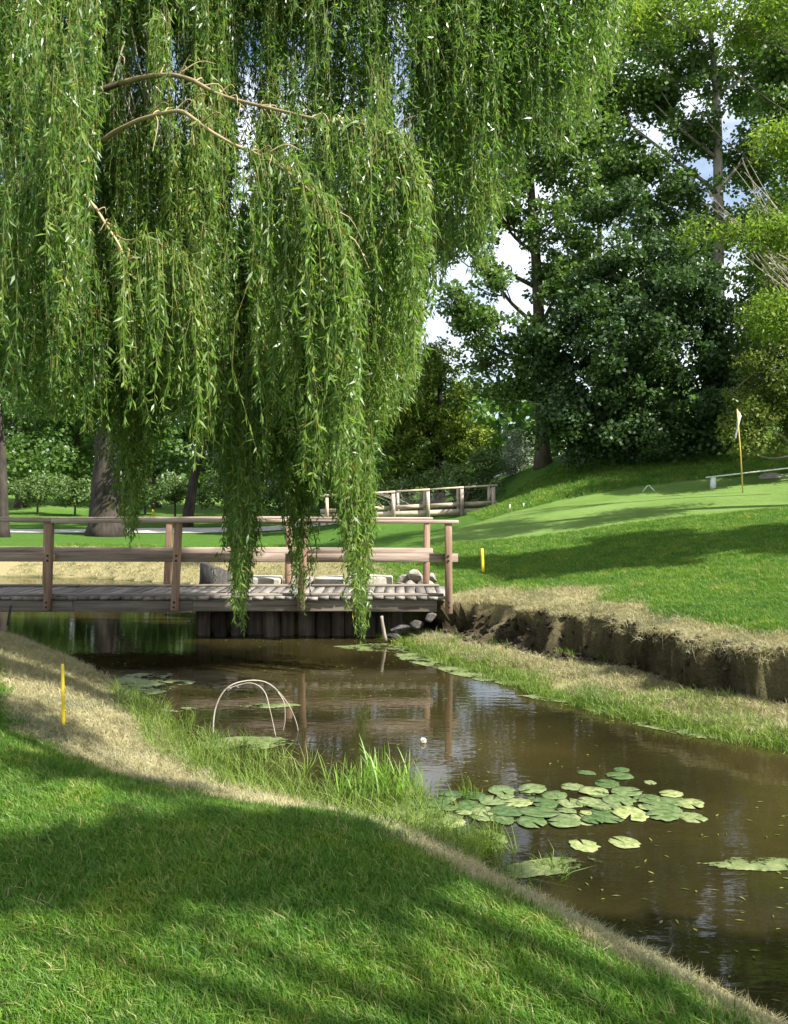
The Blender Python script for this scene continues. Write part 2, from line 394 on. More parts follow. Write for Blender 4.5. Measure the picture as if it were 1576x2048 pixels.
def ground_mat():
    m, N, L, out = newmat('turf_ground')
    g = N.new('ShaderNodeNewGeometry')
    def noise(sc, det, ro=0.6):
        n = N.new('ShaderNodeTexNoise'); n.inputs['Scale'].default_value = sc; n.inputs['Detail'].default_value = det; n.inputs['Roughness'].default_value = ro
        L.new(g.outputs['Position'], n.inputs['Vector']); return n
    n1 = noise(0.6, 6); n2 = noise(38, 5, 0.75); n3 = noise(7, 5)
    def mix(f, a, b):
        x = N.new('ShaderNodeMixRGB')
        if isinstance(f, float): x.inputs['Fac'].default_value = f
        else: L.new(f, x.inputs['Fac'])
        L.new(a, x.inputs['Color1']); L.new(b, x.inputs['Color2']); return x.outputs['Color']
    ga = ramp(N, [(0.3, (0.048, 0.105, 0.014)), (0.7, (0.092, 0.165, 0.024))]); L.new(n1.outputs['Fac'], ga.inputs['Fac'])
    gb = ramp(N, [(0.3, (0.020, 0.060, 0.010)), (0.55, (0.060, 0.145, 0.020)), (0.75, (0.115, 0.215, 0.034))]); L.new(n2.outputs['Fac'], gb.inputs['Fac'])
    green = mix(0.6, ga.outputs['Color'], gb.outputs['Color'])
    gc = ramp(N, [(0.35, (0.038, 0.10, 0.013)), (0.65, (0.10, 0.19, 0.027))]); L.new(n3.outputs['Fac'], gc.inputs['Fac'])
    green = mix(0.4, green, gc.outputs['Color'])
    dr = ramp(N, [(0.3, (0.16, 0.135, 0.06)), (0.5, (0.31, 0.265, 0.125)), (0.72, (0.47, 0.41, 0.23))]); L.new(n2.outputs['Fac'], dr.inputs['Fac'])
    so = ramp(N, [(0.32, (0.010, 0.007, 0.004)), (0.5, (0.026, 0.019, 0.012)), (0.62, (0.05, 0.038, 0.025)), (0.75, (0.10, 0.08, 0.05))]); L.new(n3.outputs['Fac'], so.inputs['Fac'])
    sv_ = ramp(N, [(0.3, (0.11, 0.19, 0.035)), (0.7, (0.18, 0.27, 0.07))]); L.new(n1.outputs['Fac'], sv_.inputs['Fac'])
    def att(nm):
        a = N.new('ShaderNodeAttribute'); a.attribute_name = nm; return a.outputs['Fac']
    c = mix(att('putting'), green, sv_.outputs['Color'])
    c = mix(att('dry'), c, dr.outputs['Color'])
    c = mix(att('soil'), c, so.outputs['Color'])
    p = N.new('ShaderNodeBsdfPrincipled'); p.inputs['Roughness'].default_value = 0.95; p.inputs['Specular IOR Level'].default_value = 0.1
    L.new(c, p.inputs['Base Color'])
    b = N.new('ShaderNodeBump'); b.inputs['Strength'].default_value = 0.9; b.inputs['Distance'].default_value = 0.05
    L.new(n2.outputs['Fac'], b.inputs['Height']); L.new(b.outputs[0], p.inputs['Normal'])
    L.new(p.outputs[0], out.inputs['Surface'])
    return m
M['ground'] = ground_mat()

# ------------------------------------------------------------------ terrain
LEFT = np.array([(-70, 17.5), (-20, 16.5), (-12, 15.6), (-8, 14.4), (-6.2, 13.1), (-5.2, 12.1), (-4.3, 11.1), (-3.5, 10.1), (-2.85, 9.15), (-2.15, 7.85),
                 (-1.6, 6.7), (-1.05, 6.0), (-0.3, 5.5), (0.30, 5.05), (0.66, 4.45), (0.98, 3.92), (1.25, 3.5), (1.6, 3.08), (2.1, 2.7), (3.2, 2.2), (5, 1.7), (9, 1.3), (30, 0.6), (80, 0)])
RIGHT = np.array([(-70, 26), (-20, 22.8), (-8, 21.6), (-4.8, 20), (-3.3, 17), (-2.9, 14.6), (-2.86, 12.85), (-1.4, 12.82), (-0.25, 12.8), (0.02, 12.25), (0.45, 11),
                  (1.2, 9.65), (1.62, 8.82), (2.0, 8.22), (2.68, 7.46), (3.25, 7.02), (4.2, 6.45), (5.6, 5.9), (8, 5.4), (13, 5.0), (30, 4.2), (80, 4)])
CHAN = np.concatenate([LEFT, RIGHT[::-1]])
CTRL = np.array([
    (0, 0, .5), (-5, 3, .5), (-3, 6, .5), (-6, 9, .52), (3, -1, .45), (-12, 6, .6), (-20, 12, .6), (8, -3, .5), (-10, -8, .5), (0, -12, .6),
    (-8, 26, .55), (-15, 30, .6), (-10, 42, .7), (-28, 42, .8), (-3, 30, .6), (-1.5, 21, .58), (-1.5, 15, .52), (.8, 14, .58), (-25, 62, 1.6), (-8, 62, 1.5), (-45, 30, .8), (-40, 70, 2.0),
    (1.6, 15.5, .67), (.9, 12.8, .60), (1.7, 11, .64), (3, 9.7, .70), (4.1, 9.0, .74), (6, 8.6, .85), (9, 8, 1.0), (6, 13, 1.1), (9, 14, 1.4), (3, 17, .95), (6, 18, 1.52), (8.9, 21.6, 2.07), (5, 22, 1.62),
    (3.1, 25, 1.56), (12, 21, 2.35), (14, 15, 1.9), (14, 8, 1.3), (1, 27, 1.1), (-1.2, 30, 1.2), (3.5, 30.5, 1.55), (6.5, 27, 2.5), (5.7, 32, 3.3), (3.9, 28.5, 1.9), (9, 30, 3.5), (15.8, 34, 4.3), (12, 28, 3.3),
    (20, 30, 5), (25, 20, 4), (25, 10, 2.5), (8, 42, 4), (22, 48, 6), (2, 35, 1.7), (0, 42, 1.4), (3, 50, 2.2), (45, 40, 7), (45, 5, 3), (60, 80, 8), (0, 80, 3), (-60, 90, 4)], float)

def tps_fit(c):
    xy = c[:, :2] / 20; n = len(c)
    d = np.linalg.norm(xy[:, None] - xy[None], axis=-1)
    K = np.where(d > 0, d * d * np.log(np.maximum(d, 1e-9)), 0) + np.eye(n) * 0.0008
    Pm = np.c_[np.ones(n), xy]
    A = np.block([[K, Pm], [Pm.T, np.zeros((3, 3))]])
    return np.linalg.solve(A, np.r_[c[:, 2], 0, 0, 0])
TW = tps_fit(CTRL)
def base_h(x, y):
    xc = np.clip(x, -60, 60); yc = np.clip(y, -12, 90)
    xy = np.stack([xc, yc], -1) / 20
    out = np.full(len(xc), TW[len(CTRL)]) + xy @ TW[len(CTRL) + 1:]
    for k in range(len(CTRL)):
        d2 = ((xy - CTRL[k, :2] / 20) ** 2).sum(-1)
        out += TW[k] * 0.5 * d2 * np.log(np.maximum(d2, 1e-12))
    return np.clip(out, 0.35, 12)

def poly_dist(x, y, pl):
    best = np.full(len(x), 1e9); nx = np.zeros(len(x)); ny = np.zeros(len(x))
    for a, b in zip(pl[:-1], pl[1:]):
        e = b - a; t = np.clip(((x - a[0]) * e[0] + (y - a[1]) * e[1]) / (e @ e), 0, 1)
        qx = a[0] + t * e[0]; qy = a[1] + t * e[1]
        d = np.hypot(x - qx, y - qy); m = d < best
        best[m] = d[m]; nx[m] = qx[m]; ny[m] = qy[m]
    return best, nx, ny

def inside(x, y, poly):
    c = np.zeros(len(x), bool); n = len(poly)
    for i in range(n):
        x0, y0 = poly[i]; x1, y1 = poly[(i + 1) % n]
        if y0 == y1: continue
        m = ((y0 > y) != (y1 > y)) & (x < (x1 - x0) * (y - y0) / (y1 - y0) + x0)
        c ^= m
    return c

def terrain(x, y):
    """height, masks and the horizontal overhang shift"""
    x = np.asarray(x, float).ravel(); y = np.asarray(y, float).ravel()
    wob = 0.07 * fbm(x, y, 1.1, 3)
    B = base_h(x, y) + 0.02 * fbm(x, y, 0.5, 9) + 0.008 * fbm(x, y, 4.0, 19, 2)
    dl, lx, ly = poly_dist(x, y, LEFT); dr, rx, ry = poly_dist(x, y, RIGHT)
    ins = inside(x, y, CHAN)
    isL = (dl < dr) & ~ins
    isR = ~isL & ~ins
    z = np.empty_like(x)
    z[ins] = -np.minimum(0.6, 0.75 * np.minimum(dl, dr)[ins])
    # near (left) bank
    dL = np.maximum(dl + wob, 0)
    w = np.interp(ly, [2.5, 3.6, 4.6, 5.6, 7, 9, 13, 16], [0.75, 0.85, 1.1, 1.5, 1.9, 1.9, 1.6, 2.0])
    pw = np.interp(ly, [3.5, 5, 6.5, 9], [1.7, 1.25, 1.15, 1.3])
    t = np.clip(dL / w, 0, 1)
    zl = B * (1 - (1 - t) ** pw) + 0.03 * fbm(x, y, 3.0, 31) * t * (1 - t) * 4
    z[isL] = zl[isL]
    # right bank
    dR = np.maximum(dr + 1.2 * wob, 0)
    nj = noise2(x * 1.0 + 3, y * 1.0, 1.25, 5) * 0.75 + noise2(x, y, 3.1, 8) * 0.38 + noise2(x, y, 7.0, 18) * 0.14 - .18
    lip = np.interp(ry, [5, 7, 8.2, 9.6, 11, 12.2, 12.3], [0.9, 0.95, 0.95, 0.95, 0.85, 0.5, 0.5]) + nj * 1.0 - 0.2
    sw = np.interp(ry, [9.6, 10.4, 11.5, 12.2], [0.13, 0.30, 0.7, 0.4])
    up = sstep(0, 1, (dR - lip) / sw)
    shelf = 0.12 * np.clip(dR / lip, 0, 1) ** 0.9 + 0.05 * fbm(x, y, 3.3, 41) * sstep(0, .4, dR)
    lipz = B * 0.9
    back = lipz + (B - lipz) * sstep(0, 1.1, dR - lip - sw)
    zr = shelf + (back - shelf) * up + 0.035 * fbm(x, y, 2.6, 51) * sstep(0, .5, dR) * (1 - sstep(1.5, 3, dR))
    wall = (rx < -0.2) & (ry < 15) & (ry > 12.6)
    zr = np.where(wall, np.minimum(B, 0.53) * sstep(0.02, 0.14, dr) + (B - np.minimum(B, .53)) * sstep(0.5, 2.5, dr), zr)
    far = ry > 15
    tf = np.clip(dR / 2.4, 0, 1)
    zr = np.where(far, B * (1 - (1 - tf) ** 1.5), zr)
    z[isR] = zr[isR]
    z = np.where(~ins, np.maximum(z, 0.0) , z)
    # masks
    nz = fbm(x, y, 1.6, 61)
    wl_ = np.interp(ly, [2.5, 3.5, 4.6, 5.4, 6.0, 7, 9, 13], [0.62, 0.66, 0.74, 0.80, 0.95, 1.25, 1.2, 1.6])
    dryL = 1 - sstep(-0.10, 0.22, dL - wl_ + nz * 0.28)
    wr = lip + sw + np.interp(ry, [6, 8, 9.6, 11, 12.5], [0.42, 0.45, 0.6, 0.9, 0.7])
    dryR = (1 - sstep(-0.15, 0.3, dR - wr + nz * 0.35)) * sstep(-0.05, 0.25, dR - lip + 0.25 + nz * .2)
    dryR = np.maximum(dryR, 0.75 * (dR < lip) * sstep(.05, .3, dR + nz * .2))
    dryR = np.where(far, 1 - sstep(2.2, 3.4, dR + nz), dryR)
    dryR = np.where(wall, 0.6 * (1 - sstep(.5, 1.2, dr + nz * .4)), dryR)
    dry = np.where(isL, dryL, np.where(isR, dryR, 0))
    face = np.exp(-((dR - lip - sw * 0.15) / (0.20 + sw * .40)) ** 2) * isR * ~wall * ~far
    soil = np.clip(np.where(ins, 1.0, face * 1.25 * (0.75 + nz * .5)), 0, 1)
    soil = np.maximum(soil, np.where(isL, 0.45 * (1 - sstep(.05, .35, dL)), 0))
    pg = ((x - 7.2) / 6.5) ** 2 + ((y - 22.0) / 3.3) ** 2
    put = 1 - sstep(0.85, 1.05, pg + nz * 0.05)
    put = np.maximum(put, sstep(52, 56, y) * (x < 0) * 0.5)
    # overhang: turf lip pushed out over the water side
    ov = 0.30 * np.exp(-((dR - lip - sw * 0.95) / 0.17) ** 2) * isR * ~wall * ~far * (sw < 0.5) * sstep(.2, .7, noise2(x, y, 2.1, 77) * .75 + noise2(x, y, 5.5, 78) * .25)
    ov = ov + 0.16 * fbm(x, y, 4.0, 90) * np.exp(-((dR - lip - sw * .4) / .15) ** 2) * isR * ~wall * ~far
    gx = -(x - rx) / np.maximum(dr, 1e-6) * ov; gy = -(y - ry) / np.maximum(dr, 1e-6) * ov
    return dict(z=z, dry=dry, soil=soil, put=put, gx=gx, gy=gy, dl=dl, dr=dr, isL=isL, isR=isR, ins=ins, lip=lip, sw=sw, ly=ly, ry=ry, dL=dL, dR=dR, wall=wall, far=far, rx=rx)

def hz(x, y):
    return terrain(np.atleast_1d(x), np.atleast_1d(y))['z']
def hz1(x, y):
    return float(hz(x, y)[0])

def axis(lo, hi, step, outer_lo, outer_hi, n):
    a = np.arange(lo, hi + 1e-6, step)
    g = lambda s, e: s + (e - s) * (np.linspace(0, 1, n + 1)[1:] ** 2.6)
    return np.concatenate([g(lo, outer_lo)[::-1], a, g(hi, outer_hi)])
gxs = axis(-7.0, 7.0, 0.065, -700, 700, 55)
gys = np.concatenate([axis(1.2, 15.0, 0.065, -60, 15.0, 18)[:-18 or None][:], 15 + np.cumsum(np.linspace(0.1, 0.5, 70)), [ ]])
gys = gys[np.r_[True, np.diff(gys) > 1e-4]]
gys = np.concatenate([gys, gys[-1] + (900 - gys[-1]) * (np.linspace(0, 1, 41)[1:] ** 2.2)])
GX, GY = np.meshgrid(gxs, gys)
T = terrain(GX, GY)
tv = np.stack([GX.ravel() + T['gx'], GY.ravel() + T['gy'], T['z']], -1)
nxg, nyg = len(gxs), len(gys)
ii = np.arange(nyg - 1)[:, None] * nxg + np.arange(nxg - 1)[None, :]
tq = np.stack([ii, ii + 1, ii + 1 + nxg, ii + nxg], -1).reshape(-1, 4)
ground = link('ground', mesh_np('ground', tv, tq, smooth=True, vattr={'dry': T['dry'], 'soil': T['soil'], 'putting': T['put']}), M['ground'])
tag(ground, kind='structure')

wv = np.array([(-80, -1, 0), (80, -1, 0), (80, 32, 0), (-80, 32, 0)], float)
water = link('water', mesh_np('water', wv, [(0, 1, 2, 3)]), M['water'])
tag(water, kind='structure')

# cart path on the far left lawn
pp = spline([(-40, 33), (-26, 33.5), (-17, 35), (-10, 37.5), (-3, 38.5), (6, 40)], 60)
tn = unit(np.gradient(pp, axis=0)); nr = np.stack([-tn[:, 1], tn[:, 0]], -1)
pv = []
for k, u in enumerate((-1.3, -.65, 0, .65, 1.3)):
    q = pp + nr * u
    pv.append(np.c_[q, hz(q[:, 0], q[:, 1]) + 0.03])
pv = np.stack(pv, 1).reshape(-1, 3)
pi_ = np.arange(59)[:, None] * 5 + np.arange(4)[None]
tag(link('path', mesh_np('path', pv, np.stack([pi_, pi_ + 1, pi_ + 6, pi_ + 5], -1).reshape(-1, 4), smooth=True), M['path']), kind='structure')

def ground_pt(px, py, ymax=60):
    """where the sight line through a photo pixel meets the ground"""
    Y = np.arange(2.0, ymax, 0.02)
    X = (px - CX) / F * Y; Z = CH + (HY - py) / F * Y
    g = np.maximum(hz(X, Y), 0)
    k = np.argmax(Z <= g)
    return V(X[k], Y[k], g[k])

# ------------------------------------------------------------------ footbridge
BZ, YN, YF = 0.66, 12.25, 13.55
br = empty('footbridge', (-3.9, 12.9, 0.5), 'weathered wooden footbridge with post and rail sides crossing the creek', 'bridge')
off = -np.array(br.location)
def bpart(name, mat, c, size, rz=0, rx=0, ry=0, jit=0.004, bev=0.006):
    mb = MB(); mb.box((0, 0, 0), size, rz, rx, ry, jit)
    o = mb.build(name, M[mat], br, loc=V(*c) + off)
    if bev: bevel(o, bev, 1)
    return o
pm = []
for k in range(5):
    mb = MB(); mb.box((0, 0, 0), (0.142, 1.46, 0.042), jit=0.004); pm.append(mb.mesh('plank'))
xs = np.arange(-8.7, 0.75, 0.157)
for k, x in enumerate(xs):
    o = link('plank', pm[k % 5], M['plank_wood'], br, V(x, (YN + YF) / 2 + R.normal() * 0.012, BZ - 0.04 + R.normal() * 0.003) + off, (R.normal() * .004, R.normal() * .012, R.normal() * .004))
for nm, yy in (('near', YN + 0.035), ('far', YF - 0.035)):
    for x0, x1 in ((-8.7, -5.0), (-4.99, -1.32), (-1.31, 0.72)):
        bpart('edge_strip', 'fascia_wood', ((x0 + x1) / 2, yy, BZ + 0.0), (x1 - x0, 0.09, 0.036))
for yy in (YN - 0.005, YF + 0.005):
    for x0, x1 in ((-8.7, -4.62), (-4.615, -2.9), (-2.895, -0.6), (-0.595, 0.62)):
        bpart('fascia_board', 'fascia_wood', ((x0 + x1) / 2, yy, BZ - 0.155 + R.normal() * .004), (x1 - x0, 0.045, 0.17))
for yy in (12.6, 12.95, 13.25):
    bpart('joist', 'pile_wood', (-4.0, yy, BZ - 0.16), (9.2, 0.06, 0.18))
near_x = (-6.75, -4.94, -3.11, -1.31, 0.78)
far_x = (-7.5, -5.57, -3.62, -1.69, 0.52)
bm_ = MB(); bm_.tube([(0, .006, 0), (0, -.010, 0)], .016, 8); bolt_me = bm_.mesh('bolt')
for x, tl in zip(near_x, (.02, .03, .045, .035, -.01)):
    b0 = 0.45 if x < 0.5 else 0.4
    po = bpart('post', 'post_wood', (x, YN - 0.09, (b0 + 1.70) / 2), (0.10, 0.10, 1.70 - b0), ry=tl, bev=0.01)
    for zb in (1.165, 1.235, .50, .57):
        dz_ = zb - (b0 + 1.70) / 2
        link('bolt', bolt_me, M['dark_iron'], po, (dz_ * math.tan(tl), -.052, dz_))
for x, tl in zip(far_x, (.03, .02, .04, .02, .012)):
    b0 = 0.42
    bpart('post', 'post_wood', (x, YF + 0.09, (b0 + 1.70) / 2), (0.10, 0.10, 1.70 - b0), ry=tl, bev=0.01)
for yy, segs in ((YN - 0.08, ((-8.7, -4.9, 0.01), (-4.89, -1.30, 0.0), (-1.29, 0.92, -0.005))), (YF + 0.08, ((-8.8, -5.5, 0.0), (-5.49, -1.66, 0.006), (-1.65, 0.62, 0.0)))):
    for x0, x1, dz in segs:
        bpart('top_rail', 'rail_wood', ((x0 + x1) / 2, yy, 1.725 + dz), (x1 - x0, 0.15, 0.042), ry=R.normal() * .002)
    ym = yy + (0.078 if yy < 13 else -0.078)
    for x0, x1, dz in segs:
        bpart('middle_rail', 'rail_wood', ((x0 + x1) / 2, ym, 1.20 + dz), (x1 - x0 - .004, 0.042, 0.122), ry=R.normal() * .003)

# timber retaining wall under the right end of the bridge
rw = empty('retaining_wall', (-1.4, 12.75, 0), 'dark timber pile retaining wall under the right end of the footbridge', 'wall')
off_rw = -np.array(rw.location)
x = -2.93
k = 0
while x < 0.0:
    wd = 0.17 + 0.12 * R.random()
    mb = MB(); n = 8
    zt = 0.47 + 0.05 * R.random()
    if k % 3 == 1:
        mb.tube([(0, 0, -0.5), (0.005, 0, 0.0), (R.normal() * .01, 0, zt)], [wd * .55, wd * .53, wd * .5], 9, bump=0.06)
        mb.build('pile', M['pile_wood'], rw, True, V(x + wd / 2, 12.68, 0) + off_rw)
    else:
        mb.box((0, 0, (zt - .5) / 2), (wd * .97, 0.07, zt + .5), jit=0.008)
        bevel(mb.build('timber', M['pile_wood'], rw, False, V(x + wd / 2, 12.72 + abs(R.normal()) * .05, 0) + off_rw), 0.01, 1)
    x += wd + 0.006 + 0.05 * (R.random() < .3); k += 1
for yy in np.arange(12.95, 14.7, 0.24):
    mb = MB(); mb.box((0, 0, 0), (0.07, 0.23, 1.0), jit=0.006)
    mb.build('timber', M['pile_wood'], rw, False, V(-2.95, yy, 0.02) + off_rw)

# rocks
def rock(name, loc, size, mat, seed, label, cat, group=None, rz=0, flat=0.0, sub=3):
    import bmesh
    bm = bmesh.new(); bmesh.ops.create_icosphere(bm, subdivisions=sub, radius=1)
    rr = np.random.default_rng(seed)
    dirs = unit(rr.normal(size=(11, 3))); cut = 0.5 + 0.35 * rr.random(11)
    for v in bm.verts:
        p = np.array(v.co)
        if flat: p = np.sign(p) * np.abs(p) ** (1 - flat)
        for d_, c_ in zip(dirs, cut):
            s_ = p @ d_
            if s_ > c_: p = p - d_ * (s_ - c_) if s_ > c_ else p
        v.co = p * np.array(size) * 0.5 * 1.1 + rr.normal(size=3) * 0.012 * min(size)
    me = bpy.data.meshes.new(name); bm.to_mesh(me); bm.free()
    o = link(name, me, mat, None, loc, (0, 0, rz))
    m = o.modifiers.new('edge', 'BEVEL'); m.width = 0.01; m.limit_method = 'ANGLE'
    return tag(o, label, cat, group)

slabs = [(-2.42, -1.86, 14.05), (-1.82, -1.34, 14.1), (-1.30, -0.80, 14.0), (-0.76, -0.02, 14.1)]
slab_l = ['pale cut stone block behind the footbridge, mostly hidden by willow strands, nearest the stump',
          'pale cut stone block second from the stump behind the footbridge',
          'short brown-faced cut stone block behind the footbridge, left of the longest block',
          'longest pale cut stone block behind the footbridge, next to the boulder pile']
for (x0, x1, yy), lb in zip(slabs, slab_l):
    mb = MB(); mb.box((0, 0, 0), (x1 - x0, 0.42, 0.26), jit=0.022, rz=R.normal() * .06)
    o = mb.build('stone_block', M['limestone'], None, False, ((x0 + x1) / 2, yy, hz1((x0 + x1) / 2, yy) + 0.10))
    bevel(o, 0.03, 3); tag(o, lb, 'stone block', 'cut stone blocks behind the footbridge')
bl = [(0.10, 13.95, .26, .17), (0.30, 13.98, .30, .18), (0.52, 14.02, .28, .20), (0.18, 14.22, .24, .22), (0.40, 14.25, .30, .24), (0.62, 14.26, .24, .2), (0.24, 13.78, .2, .12), (0.36, 14.10, .24, .22)]
blz = [.05, .06, .07, .13, .14, .12, .04, .22]
for k, ((x, yy, s, h), dz) in enumerate(zip(bl, blz)):
    rock('boulder', (x, yy, hz1(x, yy) + dz), (s, s * .85, h), M['boulder'], 40 + k, ['lowest left boulder in the pile behind the bridge end', 'low middle boulder in the pile behind the bridge end', 'low right boulder in the pile beside the far end post', 'back left boulder of the pile next to the longest stone block', 'back middle boulder of the pile behind the bridge end', 'back right boulder of the pile behind the bridge end', 'smallest front boulder of the pile behind the bridge end', 'topmost boulder of the pile behind the bridge end'][k], 'boulder', 'boulders piled at the bridge end', rz=k * 1.3)
# stump
mb = MB(); n = 12; a = np.arange(n) / n * 2 * math.pi
rad = 0.27 * (1 + 0.10 * R.normal(size=n))
rings = []
for zz, s, sl in ((-0.05, 1.12, 0), (0.1, 1.0, 0), (0.30, 0.97, 0.14), (0.345, 0.80, 0.13), (0.31, 0.5, 0.10)):
    rings.append(np.stack([rad * s * np.cos(a), rad * s * np.sin(a), zz + sl * np.cos(a + 2.6) * (0.5 + 0.3 * R.random(n))], -1))
v = np.concatenate(rings + [np.array([[0, 0, .30]])]); q = []; t = []
for r_ in range(4):
    for j in range(n): q.append((r_ * n + j, r_ * n + (j + 1) % n, (r_ + 1) * n + (j + 1) % n, (r_ + 1) * n + j))
for j in range(n): t.append((4 * n + j, 4 * n + (j + 1) % n, 5 * n))
mb.add(v, q, t)
tag(mb.build('tree_stump', M['stump'], None, False, (-3.05, 14.55, hz1(-2.6, 14.7) + .03)), 'dark grey weathered stump with a slanted broken top behind the footbridge', 'stump')
# pale layered stones on the far bank
st = empty('stone_stack', (-4.25, 22.3, hz1(-4.25, 22.3)), 'pale layered stone stack on the far bank beside the willow strands', 'stones')
for k in range(5):
    mb = MB(); mb.box((0, 0, 0), (0.52 - .03 * k, 0.35, 0.07), jit=0.018, rz=R.normal() * .12, ry=-0.18)
    bevel(mb.build('slab', M['limestone'], st, False, (0.04 * k - .05, 0, 0.04 + 0.085 * k)), 0.012, 2)
rock('rock', (-3.85, 22.3, hz1(-3.85, 22.3) + .12), (.5, .4, .42), M['limestone'], 91, 'pale squarish rock right of the layered stones on the far bank', 'rock')
# loose stones at the bridge end, under the deck
for k, (x, yy, zz, s) in enumerate([(0.10, 12.35, .16, .3), (0.32, 12.15, .26, .26), (0.52, 12.12, .36, .24), (-.02, 12.2, .05, .22)]):
    rock('bank_stone', (x, yy, zz), (s, s * .8, s * .55), M['stump'], 70 + k, ['largest loose stone under the right end of the bridge deck', 'middle loose stone under the bridge deck end', 'upper right loose stone touching the bank at the deck end', 'lowest loose stone at the waterline under the deck end'][k], 'stone', 'loose stones at the bridge abutment', rz=k)

# ------------------------------------------------------------------ stakes, flag, rail, fence
def stake(name, base, h, r, mat, label, cat, tilt=(0, 0), group=None):
    mb = MB()
    mb.box((0, 0, h / 2 - 0.06), (r * 2, r * 1.5, h + 0.12), jit=0.0015)
    v = mb.v[0]; v[4:, :2] *= 0.9
    o = mb.build(name, M[mat], None, False, base); o.rotation_euler = (tilt[0], tilt[1], 0.4)
    bevel(o, 0.004, 2)
    return tag(o, label, cat, group)
g1 = ground_pt(127, 1456); stake('marker_stake', g1, 127 * g1[1] / F, 0.0125, 'yellow_paint', 'yellow hazard stake standing on the near left bank', 'stake', (0.0, -0.01))
g2 = ground_pt(966, 1147); stake('marker_stake', g2, 50 * g2[1] / F, 0.026, 'yellow_paint', 'yellow hazard stake on the right bank beyond the footbridge end', 'stake', (0.0, -0.05))
g3 = ground_pt(27, 1236); stake('iron_peg', P(18, 1234, 11.7), 0.16, 0.016, 'dark_iron', 'short dark peg at the water edge below the left of the footbridge', 'peg', (0, 0.15))
for px, py, hh, lb in ((1020, 1018, .20, 'small pale marker peg on the lawn right of the far fence, left of the pair'), (1047, 1015, .18, 'small pale marker peg on the lawn right of the far fence, right of the pair'),
                       (743, 1036, .28, 'small pale peg on the lawn in front of the far fence')):
    g = ground_pt(px, py); stake('marker_peg', g, hh * .7, 0.022, 'white_paint', lb, 'peg', (0, R.normal() * .08), 'pale marker pegs')
for px, py, lb in ((146, 1012, 'small yellow marker on the far left lawn left of the thick trunk'), (306, 1034, 'small yellow marker on the far left lawn right of the thick trunk')):
    g = ground_pt(px, py, 70); stake('lawn_marker', g, 0.42, 0.06, 'yellow_paint', lb, 'marker', (0, 0))

gf = ground_pt(1486, 986)
ft = P(1474, 818, gf[1] + .1)
fl = empty('golf_flag', gf, 'white flag hanging limp from a thin yellow flagstick on the putting green', 'flag')
mb = MB(); mb.tube([(0, 0, -0.1), tuple((ft - gf) * 0.5 + V(.01, 0, 0)), tuple(ft - gf)], [0.021, 0.018, 0.015], 8)
mb.build('flagstick', M['pole_paint'], fl, True)
d_ = ft - gf
n1, n2 = 9, 14
uu, vv = np.meshgrid(np.linspace(0, 1, n1), np.linspace(0, 1, n2))
fx = 0.02 + uu * (0.10 - 0.05 * vv) * 1.0 - 0.13 * uu * vv
fz = -0.02 - vv * (0.50 + 0.12 * uu) - uu * 0.16
fy = 0.05 * np.sin(uu * 9 + vv * 2) * (0.3 + vv)
fv = np.stack([fx, fy, fz], -1).reshape(-1, 3) + d_
i_ = np.arange(n2 - 1)[:, None] * n1 + np.arange(n1 - 1)[None]
fo = link('flag_cloth', mesh_np('flag_cloth', fv, np.stack([i_, i_ + 1, i_ + n1 + 1, i_ + n1], -1).reshape(-1, 4), smooth=True), M['flag_cloth'], fl)
mo = fo.modifiers.new('thick', 'SOLIDIFY'); mo.thickness = 0.004

# low white rail behind the green
A = P(1412, 955, 23.5); Bp = P(1560, 938, 23.2)
lr = empty('low_rail', (A[0], A[1], hz1(A[0], A[1])), 'low white board rail on a short post behind the putting green', 'rail')
o0 = np.array(lr.location)
L_ = Bp + (Bp - A) * 0.6 - A
mb = MB(); mb.box(tuple(A + L_ / 2 - o0), (np.linalg.norm(L_), 0.12, 0.035), rz=math.atan2(L_[1], L_[0]), ry=-math.atan2(L_[2], np.hypot(L_[0], L_[1])), jit=.003)
mb.build('board', M['white_paint'], lr)
for t_ in (0.06, 0.97):
    c = A + L_ * t_; h0 = hz1(c[0], c[1]) - .1
    mb = MB(); mb.box((c[0] - o0[0], c[1] - o0[1], (c[2] + h0) / 2 - o0[2]), (0.13, 0.11, c[2] - h0 - 0.03)); mb.build('post', M['white_paint'], lr)
rock('flat_stone', P(1550, 950, 24.2) - V(0, 0, .10), (0.9, .6, .35), M['boulder'], 123, 'grey flat stone beside the low white rail at the right edge', 'stone')
# small bent wire marker on the far slope
gw = ground_pt(1296, 985)
mb = MB(); mb.tube([(-.16, 0, 0), (-.02, 0, .19), (.04, 0, .2), (.20, 0, .01)], .013, 5); tag(mb.build('wire_marker', M['white_paint'], None, True, gw), 'tiny white bent wire marker on the far side of the putting green', 'marker')

# far fence (rails of a second bridge)
fe = empty('wooden_fence', (1.2, 30, 1.3), 'pale wooden post and rail fence in front of the shrubs across the lawn', 'fence')
o0 = np.array(fe.location)
fy_ = 30.0
def fpt(px, py, dy=0): return P(px, py, fy_ + dy) - o0
for px0, px1 in ((788, 0), (857, 0), (925, 0), (988, 0), (797, 1), (850, 1), (917, 1), (979, 1), (722, 0), (655, 0)):
    dy = 1.3 * px1
    u = (px0 - 730) / 260
    top = fpt(px0 - 2, 984 - 13 * u + 1, dy); bot = fpt(px0, 1046 - 12 * u, dy)
    mb = MB(); mb.box(tuple((top + bot) / 2), (0.125 if not px1 else .10, 0.12, top[2] - bot[2]), jit=.006, ry=-.02); mb.build('post', M['fence_wood'], fe)
mb = MB(); top, bot = fpt(985, 972, .3), fpt(973, 1022, .9); mb.tube([top, bot], .035, 5); mb.build('brace', M['fence_wood'], fe)
